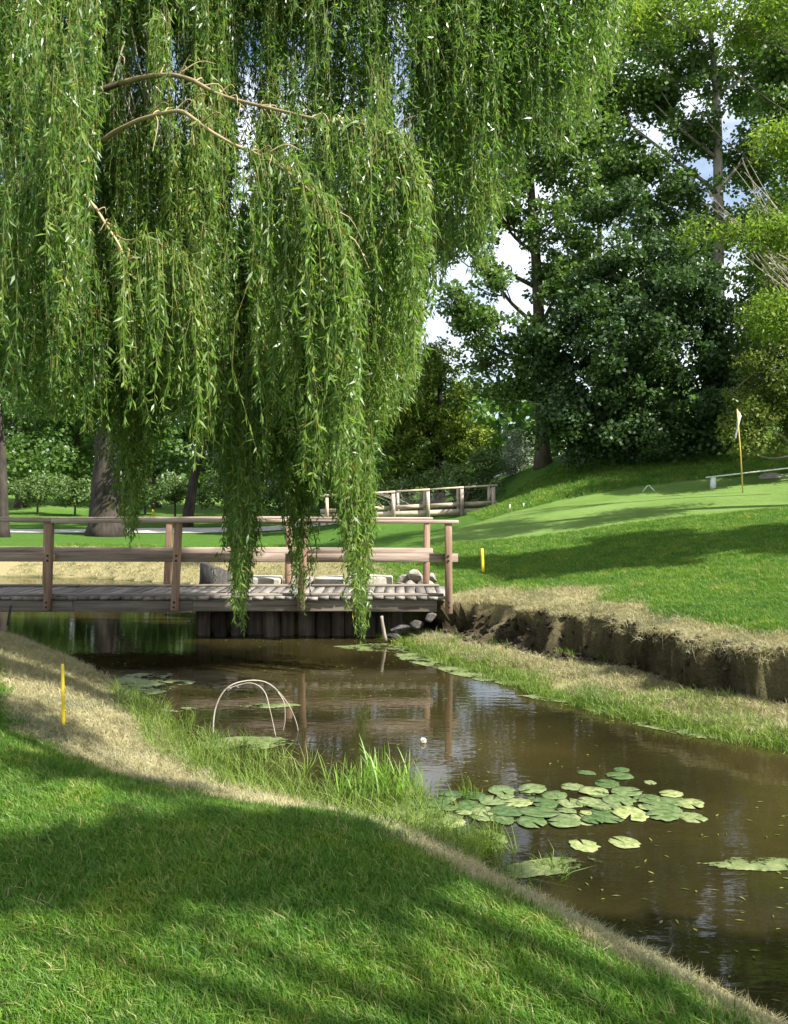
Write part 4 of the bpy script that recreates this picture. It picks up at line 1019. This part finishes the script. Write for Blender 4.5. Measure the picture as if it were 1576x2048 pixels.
# twig ribbons (three sided)
si = np.repeat(np.arange(nS), NP); t_ = np.tile(tt, nS)
cpos = spos(si, t_)
rw_ = (0.0018 * (1 - .6 * t_))
tvs = np.stack([cpos + np.stack([np.cos(a) * rw_, np.sin(a) * rw_, 0 * rw_], -1) for a in (0.3, 3.44)], 1)
tvs = tvs.reshape(-1, 3)
base_i = (np.arange(nS)[:, None] * NP + np.arange(NP - 1)[None]).ravel() * 2
tqs = np.concatenate([np.stack([base_i + a, base_i + b_, base_i + 2 + b_, base_i + 2 + a], -1) for a, b_ in ((0, 1),)])
tag(link('hanging_twigs', mesh_np('hanging_twigs', tvs - WB, tqs), M['willow_twig'], wil), kind='stuff')
# leaves
cnt = np.maximum(3, (S_len * np.clip(R.normal(36, 12, nS), 10, 65)).astype(int))
li = np.repeat(np.arange(nS), cnt); nL = len(li)
tl = R.random(nL) ** .92
lp = spos(li, tl)
az = R.random(nL) * 6.2832; spread = np.abs(R.normal(.55, .45, nL))
dirv = np.stack([np.cos(az) * np.sin(spread), np.sin(az) * np.sin(spread), -np.cos(spread)], -1)
sidev = unit(np.cross(dirv, rand_dirs(nL)))
ll = (0.055 + .060 * R.random(nL)) * (1.05 - .35 * np.maximum(tl - .75, 0) * 2) * S_w[li]
lw = ll * (.14 + .06 * R.random(nL)) + .002
v, q = diamonds(lp - WB, dirv, sidev, ll, lw, .4, .07)
rnd = np.clip(.55 * R.random(nL) + .42 * S_c[li], 0, .985)
rnd[R.random(nL) < .012] = 1.0
# short side shoots that fill the inside of the crown
nf = 1050
fx_ = R.uniform(-60, 1225, nf); fy0 = R.uniform(-420, np.maximum(bot(fx_) - 190, -380)); fY = R.uniform(8.6, 10.4, nf)
fc = np.stack([(fx_ - CX) / F * fY, fY, CH + (HY - fy0) / F * fY], -1)
fi = np.repeat(np.arange(nf), 75); m_ = len(fi)
fp = fc[fi] + R.normal(size=(m_, 3)) * V(.10, .12, .17)
fd = unit(R.normal(size=(m_, 3)) * .75 + V(.1, 0, -.75)); fs = unit(np.cross(fd, rand_dirs(m_)))
fl_ = .05 + .06 * R.random(m_)
v2, q2 = diamonds(fp - WB, fd, fs, fl_, fl_ * .2 + .003, .4, .07)
q = np.concatenate([q, q2 + len(v)]); v = np.concatenate([v, v2]); rnd = np.concatenate([rnd, np.clip(.6 * R.random(m_) + .4 * R.random(nf)[fi], 0, .985)])
tag(link('crown', mesh_np('crown', v, q, fattr={'rnd': rnd}), M['willow_leaf'], wil), kind='stuff')
# dead pale twigs inside the crown
mb = MB()
for k in range(26):
    x0 = 265 + R.normal() * 28; y0 = 40 + R.random() * 160
    a = P(x0, y0, 8.9 + R.normal() * .3); e = P(x0 + 25 + R.normal() * 22, y0 + 60 + R.random() * 140, 8.8 + R.normal() * .3)
    mb.tube(spline([a, (a + e) / 2 + R.normal(size=3) * .04, e], 6) - WB, np.linspace(.009, .003, 6), 4, cap=False)
mb.build('dead_twigs', M['dead_twig'], wil)
print('willow strands', nS, 'leaves', nL)

# ------------------------------------------------------------------ grass (one object per kind of cover)
def tuft_mesh(name, n, h, hv, spread_, lean, w, seg=2, curl=.5):
    vs = []; qs = []; ts = []; c = 0
    for k in range(n):
        a = R.random() * 6.28; r_ = spread_ * math.sqrt(R.random())
        bx, by = r_ * math.cos(a), r_ * math.sin(a)
        hh = h * (1 + hv * (R.random() - .5) * 2); az_ = R.random() * 6.28; ln_ = abs(R.normal()) * lean
        dx, dy = math.cos(az_), math.sin(az_); sx, sy = -dy, dx
        if R.random() < .5: sx, sy = math.cos(az_ + .9), math.sin(az_ + .9)
        ww = w * R.uniform(.7, 1.2)
        m1 = (bx + dx * ln_ * hh * .35, by + dy * ln_ * hh * .35, hh * .55)
        tp_ = (bx + dx * ln_ * hh * (1 + curl), by + dy * ln_ * hh * (1 + curl), hh * max(.25, 1 - .3 * ln_ * curl))
        vs += [(bx - sx * ww / 2, by - sy * ww / 2, -.01), (bx + sx * ww / 2, by + sy * ww / 2, -.01), (m1[0] + sx * ww * .42, m1[1] + sy * ww * .42, m1[2]), (m1[0] - sx * ww * .42, m1[1] - sy * ww * .42, m1[2]), tp_]
        qs.append((c, c + 1, c + 2, c + 3)); ts.append((c + 3, c + 2, c + 4)); c += 5
    return mesh_np(name, vs, qs, ts)

def scatter(name, pts, rots, scl, meshes, mat, label, cat):
    me = bpy.data.meshes.new(name)
    pts = np.asarray(pts, np.float32); n = len(pts)
    me.vertices.add(n); me.vertices.foreach_set('co', pts.ravel())
    a = me.attributes.new('rot', 'FLOAT_VECTOR', 'POINT'); a.data.foreach_set('vector', np.asarray(rots, np.float32).ravel())
    a = me.attributes.new('scl', 'FLOAT', 'POINT'); a.data.foreach_set('value', np.asarray(scl, np.float32))
    a = me.attributes.new('pick', 'INT', 'POINT'); a.data.foreach_set('value', R.integers(0, len(meshes), n).astype(np.int32))
    o = bpy.data.objects.new(name, me); col.objects.link(o); me.materials.append(mat)
    ng = bpy.data.node_groups.new(name + '_nodes', 'GeometryNodeTree')
    ng.interface.new_socket('Geometry', in_out='INPUT', socket_type='NodeSocketGeometry')
    ng.interface.new_socket('Geometry', in_out='OUTPUT', socket_type='NodeSocketGeometry')
    N, L = ng.nodes, ng.links
    gi = N.new('NodeGroupInput'); go = N.new('NodeGroupOutput'); jn = N.new('GeometryNodeJoinGeometry')
    def named(nm, ty):
        x = N.new('GeometryNodeInputNamedAttribute'); x.data_type = ty; x.inputs['Name'].default_value = nm; return x.outputs['Attribute']
    ra, sa, pa = named('rot', 'FLOAT_VECTOR'), named('scl', 'FLOAT'), named('pick', 'INT')
    for k, tm in enumerate(meshes):
        if len(tm.materials) == 0: tm.materials.append(mat)
        to = bpy.data.objects.new(name + '_tuft', tm)
        oi = N.new('GeometryNodeObjectInfo'); oi.inputs['Object'].default_value = to; oi.inputs['As Instance'].default_value = True
        ip = N.new('GeometryNodeInstanceOnPoints')
        cp = N.new('FunctionNodeCompare'); cp.data_type = 'INT'; cp.operation = 'EQUAL'
        ins_ = [s for s in cp.inputs if s.enabled and s.type == 'INT']
        L.new(pa, ins_[0]); ins_[1].default_value = k
        L.new(cp.outputs[0], ip.inputs['Selection'])
        L.new(gi.outputs[0], ip.inputs['Points']); L.new(oi.outputs['Geometry'], ip.inputs['Instance'])
        L.new(ra, ip.inputs['Rotation']); L.new(sa, ip.inputs['Scale'])
        L.new(ip.outputs['Instances'], jn.inputs[0])
    L.new(jn.outputs[0], go.inputs[0])
    md = o.modifiers.new('scatter', 'NODES'); md.node_group = ng
    return tag(o, label, cat, kind='stuff')

def sample_area(n, x0, x1, y0, y1, yp=1.0):
    y = y0 + (y1 - y0) * R.random(n) ** yp
    return R.uniform(x0, x1, n), y

def in_view(x, y, m=0.6):
    return (np.abs(x) < y * (CX / F) + m) & (y > 1.9)

gp = []; gs = []; dp_ = []; dsc = []
for (n, x0, x1, y0, y1, sc) in ((36000, -2.6, 2.0, 1.9, 4.4, .95), (34000, -4.4, .8, 4.4, 7.5, 1.0), (18000, -6.5, -.5, 7.5, 13, 1.1), (14000, 0, 5.2, 6.5, 10.5, 1.1), (26000, 0.2, 8, 9.5, 17, 1.2), (16000, 1, 11, 15, 22, 1.2), (9000, -3, 1.5, 13.5, 20, 1.3), (9000, 2.5, 14, 23.5, 31, 1.9), (7000, -10, -2.5, 18.5, 26, 1.7)):
    x, y = sample_area(n, x0, x1, y0, y1)
    k = in_view(x, y); x, y = x[k], y[k]
    t = terrain(x, y)
    ok = (t['z'] > .03) & ~t['ins'] & (t['put'] < .4) & ~((np.abs(x + 3.9) < 4.9) & (y > 12.1) & (y < 13.7))
    u = R.random(len(x))
    g = ok & (u > t['dry'] * 1.05) & (t['soil'] < .35) & ~(t['isR'] & (t['dR'] < t['lip'] + t['sw']))
    d = ok & ~g & (t['soil'] < .8) & (t['dry'] > .2) & ~(t['isR'] & ~t['far'] & (np.abs(t['dR'] - t['lip'] - .25 * t['sw']) < .22 + .3 * t['sw']))
    pz = np.stack([x + t['gx'], y + t['gy'], t['z']], -1)
    gp.append(pz[g]); gs.append(np.full(g.sum(), sc)); dp_.append(pz[d]); dsc.append(np.full(d.sum(), sc))
# extra for the dry banks
for (n, x0, x1, y0, y1) in ((26000, -5.5, 1.9, 2.2, 12), (22000, .2, 5, 6.5, 13)):
    x, y = sample_area(n, x0, x1, y0, y1); k = in_view(x, y); x, y = x[k], y[k]; t = terrain(x, y)
    ok = (t['z'] > .03) & ~t['ins'] & (R.random(len(x)) < t['dry']) & (t['soil'] < .8) & ~(t['isR'] & ~t['far'] & (np.abs(t['dR'] - t['lip'] - .25 * t['sw']) < .22 + .3 * t['sw']))
    dp_.append(np.stack([x + t['gx'], y + t['gy'], t['z']], -1)[ok]); dsc.append(np.full(ok.sum(), 1.0))
gp = np.concatenate(gp); gs = np.concatenate(gs) * R.uniform(.7, 1.25, len(gs) if False else sum(len(a) for a in gs))
dp_ = np.concatenate(dp_); dsc = np.concatenate(dsc) * R.uniform(.6, 1.25, len(dp_)) * np.interp(dp_[:, 1], [3, 6], [.6, 1])
def rz_rot(n, tilt=.12): return np.stack([R.normal(size=n) * tilt, R.normal(size=n) * tilt, R.random(n) * 6.28], -1)
gt = [tuft_mesh('grass_tuft', 20, .035, .45, .055, .6, .0042) for _ in range(4)]
dt = [tuft_mesh('dry_tuft', 18, .027, .5, .06, 1.1, .0036, curl=.8) for _ in range(4)]
scatter('lawn_grass', gp, rz_rot(len(gp)), gs, gt, M['grass'], 'short mown green lawn grass on both banks', 'grass')
scatter('dry_bank_grass', dp_, rz_rot(len(dp_), .3), dsc, dt, M['dry_grass'], 'dry tan matted grass along the creek banks', 'dry grass')
# overhanging dry grass on the right lip
x, y = sample_area(60000, .2, 5.2, 6.6, 12.3); k = in_view(x, y); x, y = x[k], y[k]; t = terrain(x, y)
ok = t['isR'] & ~t['wall'] & (np.abs(t['dR'] - t['lip'] - t['sw'] - .08) < .12) & (R.random(len(x)) < .75)
hp = np.stack([x + t['gx'], y + t['gy'], t['z']], -1)[ok]
nn = np.stack([x - t['rx'], y - t['ry']], -1)[ok]; az_ = np.arctan2(-nn[:, 1], -nn[:, 0])
ht = [tuft_mesh('lip_tuft', 14, .036, .7, .06, 1.1, .004, curl=1.0) for _ in range(3)]
# tip the tufts over towards the water
til = R.uniform(.0, 1.0, len(hp)); rots = []
for a_, tl_ in zip(az_, til):
    m_ = Matrix.Rotation(tl_, 3, Vector((-math.sin(a_), math.cos(a_), 0))) @ Matrix.Rotation(R.random() * 6.28, 3, 'Z')
    e = m_.to_euler(); rots.append((e.x, e.y, e.z))
scatter('overhanging_grass', hp, rots, R.uniform(.7, 1.3, len(hp)), ht, M['dry_grass'], 'dry grass hanging over the eroded lip of the right bank', 'dry grass')
# crumbled soil at the foot of the cut bank
x, y = sample_area(16000, .1, 5.2, 6.6, 12.3); k = in_view(x, y); x, y = x[k], y[k]; t = terrain(x, y)
ok = t['isR'] & ~t['wall'] & (np.abs(t['dR'] - t['lip'] - .02) < .16 + .3 * t['sw']) & (R.random(len(x)) < .5)
cp_ = np.stack([x + t['gx'], y + t['gy'], t['z'] + .005], -1)[ok]
def clod_mesh():
    import bmesh
    bm = bmesh.new(); bmesh.ops.create_icosphere(bm, subdivisions=1, radius=.03)
    for v_ in bm.verts: v_.co *= R.uniform(.6, 1.25); v_.co.z *= .75
    me = bpy.data.meshes.new('clod'); bm.to_mesh(me); bm.free(); return me
M['soil'] = rough_mat('soil', [(0.3, (0.014, 0.010, 0.006)), (0.55, (0.045, 0.034, 0.022)), (0.8, (0.11, 0.088, 0.058))], (30, 30, 30), 5, 0.95, 0.5, objrand=.5)
scatter('soil_clods', cp_, rz_rot(len(cp_), 1.0), R.uniform(.3, 1.5, len(cp_)) ** 1.3, [clod_mesh() for _ in range(4)], M['soil'], 'crumbled dark soil clods along the cut right bank', 'soil')
# green shore grass on the right shelf
x, y = sample_area(36000, -.3, 5.2, 6.6, 12.6); k = in_view(x, y); x, y = x[k], y[k]; t = terrain(x, y)
u = R.random(len(x)); nz_ = fbm(x, y, 1.4, 81)
ok = t['isR'] & ~t['wall'] & (t['dR'] < t['lip'] + .05) & (u < np.clip(.62 - .85 * t['dR'] / t['lip'] + nz_ * .7, 0.02, 1))
ok |= t['ins'] & (t['dr'] < .10) & (u < .35)
sp_ = np.stack([x, y, np.maximum(t['z'], -.01)], -1)[ok]
st_ = [tuft_mesh('shore_tuft', 11, .065, .5, .05, .6, .0055, curl=.6) for _ in range(3)]
scatter('shore_grass', sp_, rz_rot(len(sp_), .25), R.uniform(.5, 1.35, len(sp_)), st_, M['weed'], 'bright green grass growing along the right waterline', 'grass')
# weeds in the shallows on the near side
x, y = sample_area(16000, -2.9, 1.0, 4.4, 8.9); t = terrain(x, y); u = R.random(len(x)); nz_ = fbm(x, y, 1.2, 83)
wdt = np.interp(t['ly'], [4.2, 4.8, 5.4, 6.3, 7.3, 8.5], [.10, .35, .75, .75, .45, .05])
ok = (t['ins'] & (t['dl'] < wdt) & (u < .55 * (1 - t['dl'] / np.maximum(wdt, .01)) + nz_ * .25)) | (t['isL'] & (t['dl'] < .30) & (t['ly'] > 4.6) & (u < .5))
wp = np.stack([x, y, np.maximum(t['z'], -.02)], -1)[ok]
wt = [tuft_mesh('weed_tuft', 6, .115, .6, .04, .5, .005, curl=.7) for _ in range(4)]
scatter('shallow_weeds', wp, rz_rot(len(wp), .25), R.uniform(.4, 1.4, len(wp)), wt, M['weed'], 'thin yellow-green weeds in the shallows along the near bank', 'weeds')
# weeds in front of the pads
wpt = []
for cxp, cyp, n, sx in ((870, 1690, 200, 80), (960, 1700, 70, 40), (1078, 1735, 7, 2), (1110, 1745, 10, 14), (940, 1590, 16, 14), (800, 1600, 60, 50)):
    for _ in range(n):
        pxx, pyy = cxp + R.normal() * sx * .6, cyp + R.normal() * 9
        Y = CH * F / (pyy - HY); wpt.append(((pxx - CX) / F * Y, Y, -.02))
scatter('water_weeds', wpt, rz_rot(len(wpt), .3), R.uniform(.5, 1.2, len(wpt)), wt, M['reed'], 'green weeds rising from the water before the lily pads', 'weeds')

# ------------------------------------------------------------------ reeds, pads, mats, twigs
def wpt_(px, py): 
    Y = CH * F / (py - HY); return V((px - CX) / F * Y, Y, 0)
def blade_mesh(h, lean, w):
    n = 7; s = np.linspace(0, 1, n)
    c = np.stack([lean * h * s ** 2, 0 * s, h * (s - .25 * abs(lean) * s ** 2)], -1)
    ww = w * np.interp(s, [0, .3, .8, 1], [.8, 1, .55, .03])
    v = np.stack([c - V(0, 1, 0) * ww[:, None] / 2, c + V(.25, 0, 0) * ww[:, None] * .4, c + V(0, 1, 0) * ww[:, None] / 2], 1).reshape(-1, 3)
    q = []
    for k in range(n - 1):
        for j in (0, 1): q.append((k * 3 + j, k * 3 + j + 1, k * 3 + 4 + j, k * 3 + 3 + j))
    return mesh_np('leaf', v, q, smooth=True)
bms = [blade_mesh(R.uniform(.30, .42), R.uniform(.05, .5), R.uniform(.012, .018)) for _ in range(9)]
rb = wpt_(760, 1585)
reed = empty('reed_clump', rb, 'bright green clump of upright blade-like reeds in the shallow water', 'reeds')
for k in range(150):
    u = R.normal()
    link('leaf', bms[k % 9], M['reed'], reed, (np.clip(u, -1.7, 1.7) * .165 , R.normal() * .10, -.03), (R.normal() * .08, R.normal() * .10, R.random() * 6.28)).scale = [R.uniform(.65, 1.05) * (1 - .12 * abs(u))] * 3
for px, py, n, lb in ((655, 1560, 5, 'small sprig of reed blades left of the bright reed clump'), (858, 1585, 3, 'lone pair of thin reed blades right of the bright reed clump')):
    r2 = empty('reed_sprig', wpt_(px, py), lb, 'reeds')
    for k in range(n): link('leaf', bms[(k * 2) % 9], M['reed'], r2, (R.normal() * .03, R.normal() * .03, -.02), (R.normal() * .12, R.normal() * .12, R.random() * 6.28)).scale = [R.uniform(.4, .75)] * 3

def pad_mesh(seed):
    rr = np.random.default_rng(seed); n = 22
    a = np.linspace(.16, 2 * math.pi - .16, n)
    rim = 1 + .07 * rr.normal(size=n); up = .022 * rr.normal(size=n)
    v = [(0, 0, .006)]
    v += [(math.cos(t) * .6 * r_, math.sin(t) * .6 * r_, .012 + .3 * u_) for t, r_, u_ in zip(a, rim, up)]
    v += [(math.cos(t) * r_, math.sin(t) * r_, .010 + max(0, u_)) for t, r_, u_ in zip(a, rim, up)]
    t_ = [(0, 1 + k, 2 + k) for k in range(n - 1)]
    q = [(1 + k, 1 + n + k, 2 + n + k, 2 + k) for k in range(n - 1)]
    me = mesh_np('lily_pad', v, q, t_, smooth=True); me.materials.append(M['pad']); return me
pms = [pad_mesh(s) for s in range(6)]
def pad(px, py, r_, label, z=0.004, group='lily pads'):
    c = wpt_(px, py) + V(0, 0, z)
    o = link('lily_pad', pms[R.integers(6)], None, None, c, (R.normal() * .02, R.normal() * .02, R.random() * 6.28))
    o.scale = (r_, r_ * R.uniform(.8, 1), r_ * .45)
    mo = o.modifiers.new('thick', 'SOLIDIFY'); mo.thickness = .004 / r_
    return tag(o, label, 'lily pad', group)
raft = [(905, 1590, .11), (950, 1594, .10), (1000, 1586, .12), (1060, 1582, .12), (1110, 1588, .11), (1155, 1578, .11), (1190, 1586, .12), (1245, 1584, .12), (1290, 1596, .11), (1335, 1602, .10), (1385, 1610, .10),
        (880, 1606, .10), (935, 1612, .11), (985, 1606, .11), (1040, 1604, .12), (1092, 1608, .12), (1145, 1606, .12), (1195, 1610, .12), (1240, 1606, .11), (1310, 1616, .11),
        (860, 1622, .10), (960, 1628, .12), (1015, 1624, .12), (1075, 1628, .12), (1130, 1630, .11), (1215, 1626, .12), (1270, 1630, .12), (1330, 1632, .11), (1385, 1636, .09),
        (1010, 1642, .10), (1065, 1646, .11), (1120, 1646, .10), (1175, 1640, .11), (1225, 1644, .10), (820, 1612, .10), (840, 1640, .10), (905, 1645, .09)]
raft += [(R.uniform(790, 1370), R.uniform(1580, 1648), R.uniform(.05, .085)) for _ in range(42)]
for k, (px, py, r_) in enumerate(raft):
    pad(px + R.normal() * 5, py + R.normal() * 2, r_ * R.uniform(.75, 1.12), 'pale green lily pad in the ' + ('far' if py < 1604 else 'front') + ' row at the ' + ('left end' if px < 1000 else 'middle' if px < 1210 else 'right end') + ' of the large raft', .003 + .0035 * (k % 4), 'lily pads of the large raft')
for px, py, r_, lb in ((1172, 1546, .07, 'small lone lily pad above the raft, left of the pair'), (1240, 1552, .10, 'broad lily pad above the raft, lower of the pair'), (1243, 1540, .06, 'small raised lily pad above the raft, upper of the pair'), (1300, 1566, .05, 'tiny lily pad above the right half of the raft'),
                       (1215, 1568, .09, 'lily pad just above the middle of the raft'), (1168, 1692, .09, 'dark lily pad below the raft, left of two'), (1250, 1686, .10, 'dark lily pad below the raft, right of two')):
    pad(px, py, r_, lb)
# algae mats
def mat_sheet(pts, label, jag=.05, seed=0):
    rr = np.random.default_rng(seed)
    w = np.array([wpt_(*p)[:2] for p in pts]); n = 90
    c = spline(np.vstack([w, w[:1]]), n)[:-1]
    ctr = c.mean(0)
    k = np.arange(len(c))
    jit = 1 + jag * (noise2(k * .37, k * 0 + seed, 1, seed) - .5) * 2 + jag * .6 * rr.normal(size=len(c)) * .6
    rings = [(.0, .010), (.5, .010), (.85, .008), (1.0, .003)]
    v = [np.array([[ctr[0], ctr[1], .010]])]
    for s, z_ in rings[1:]:
        p2 = ctr + (c - ctr) * (s * (jit if s > .8 else 1))[:, None] if s > .8 else ctr + (c - ctr) * s
        v.append(np.c_[p2, np.full(len(c), z_) + .003 * rr.random(len(c))])
    v = np.concatenate(v); m = len(c)
    t = [(0, 1 + j, 1 + (j + 1) % m) for j in range(m)]
    q = []
    for r_ in range(2):
        for j in range(m): q.append((1 + r_ * m + j, 1 + (r_ + 1) * m + j, 1 + (r_ + 1) * m + (j + 1) % m, 1 + r_ * m + (j + 1) % m))
    return tag(link('algae_mat', mesh_np('algae_mat', v, q, t, smooth=True), M['algae']), label, 'algae', 'floating algae mats')
mat_sheet([(215, 1352), (300, 1347), (345, 1349), (330, 1358), (392, 1364), (350, 1378), (290, 1392), (250, 1385)], 'green algae mat against the left bank below the bridge', .05, 1)
mat_sheet([(475, 1413), (540, 1407), (600, 1411), (540, 1417)], 'thin green algae streak between the bent twig and the post reflection', .08, 2)
mat_sheet([(300, 1420), (360, 1416), (410, 1418), (350, 1424)], 'thin green algae streak left of the bent twig', .08, 12)
mat_sheet([(400, 1485), (470, 1474), (560, 1476), (592, 1488), (500, 1502), (420, 1512)], 'green algae mat at the foot of the bent twig', .06, 3)
mat_sheet([(670, 1294), (740, 1288), (830, 1290), (880, 1306), (780, 1304), (720, 1302)], 'yellow-green algae mat under the right end of the footbridge', .08, 4)
mat_sheet([(790, 1306), (880, 1310), (980, 1345), (1040, 1368), (960, 1362), (870, 1338), (800, 1318)], 'long algae mat along the right bank near the footbridge', .08, 5)
mat_sheet([(1040, 1392), (1120, 1386), (1200, 1408), (1170, 1408), (1090, 1402)], 'algae mat along the middle of the right bank', .08, 6)
mat_sheet([(1170, 1418), (1230, 1414), (1330, 1444), (1440, 1470), (1400, 1476), (1270, 1450)], 'algae mat under the grassy shelf of the right bank', .08, 7)
mat_sheet([(1405, 1728), (1480, 1716), (1600, 1720), (1660, 1732), (1560, 1742), (1470, 1740)], 'green algae mat at the right edge of the water', .06, 8)
mat_sheet([(985, 1738), (1060, 1722), (1150, 1714), (1205, 1722), (1180, 1742), (1090, 1752), (1030, 1756)], 'bluish green algae mat below the lily raft beside the near bank', .06, 9)
mat_sheet([(900, 1690), (950, 1660), (1005, 1672), (1010, 1695), (960, 1712)], 'weedy algae mat between the raft and the near bank', .08, 10)
mat_sheet([(760, 1612), (820, 1592), (900, 1604), (930, 1632), (850, 1662), (790, 1650)], 'pale algae mat at the left end of the lily raft', .07, 11)

# dead willow leaves and flecks on the water
fx2 = R.uniform(-4, 3.6, 2600); fy2 = R.uniform(3, 13, 2600); tt2 = terrain(fx2, fy2)
k = tt2['ins'] & (np.minimum(tt2['dl'], tt2['dr']) > .05) & (noise2(fx2, fy2, .9, 5) + .25 * R.random(2600) > .62); fx2, fy2 = fx2[k], fy2[k]; n = len(fx2)
dd = R.random(n) * 6.28; dv = np.stack([np.cos(dd), np.sin(dd), 0 * dd], -1); sd2 = np.stack([-np.sin(dd), np.cos(dd), 0 * dd], -1)
v, q = diamonds(np.stack([fx2, fy2, 0 * fx2 + .006], -1), dv, sd2, R.uniform(.02, .06, n), R.uniform(.008, .016, n), .45, .03)
tag(link('floating_leaves', mesh_np('floating_leaves', v, q, fattr={'rnd': R.random(n)}), M['leaf_olive']), 'small fallen leaves and flecks floating on the creek', 'leaves', kind='stuff')
# bent twigs over the water
tb = wpt_(425, 1478); Yt = tb[1]
tw = empty('bent_twig', tb, 'pale bent twig arching out of the water like a hoop', 'twig')
def arc(pts, r0, r1):
    mb = MB(); c = spline([P(x, y, Yt + dy) for x, y, dy in pts], 30); mb.tube(c - tb, np.linspace(r0, r1, 30), 6); mb.build('stem', M['stick'], tw, True)
arc([(425, 1485, 0), (430, 1420, .02), (452, 1378, .05), (490, 1362, .1), (535, 1366, .15), (572, 1402, .2), (594, 1450, .25), (598, 1500, .3)], .0075, .004)
arc([(452, 1378, .05), (500, 1366, 0), (528, 1382, -.05), (540, 1420, -.1), (552, 1475, -.12)], .005, .003)
arc([(455, 1382, .05), (470, 1372, .06), (478, 1376, .06)], .004, .002)
arc([(556, 1384, .15), (568, 1405, .1), (570, 1440, .1), (566, 1462, .1)], .005, .003)
# pale stick under the bridge
mb = MB(); c = spline([P(763, 1232, 12.0), P(766, 1255, 12.0), P(771, 1282, 12.05)], 8); mb.tube(c - c[-1], np.linspace(.022, .03, 8), 7, bump=.08)
tag(mb.build('broken_stick', M['stick'], None, True, c[-1]), 'pale broken stick standing in the mud under the right end of the footbridge', 'stick')
# small floating debris
rock('floating_debris', wpt_(846, 1486) + V(0, 0, .015), (.06, .05, .06), M['debris'], 301, 'small pale and dark lump floating above the reed clump', 'debris')
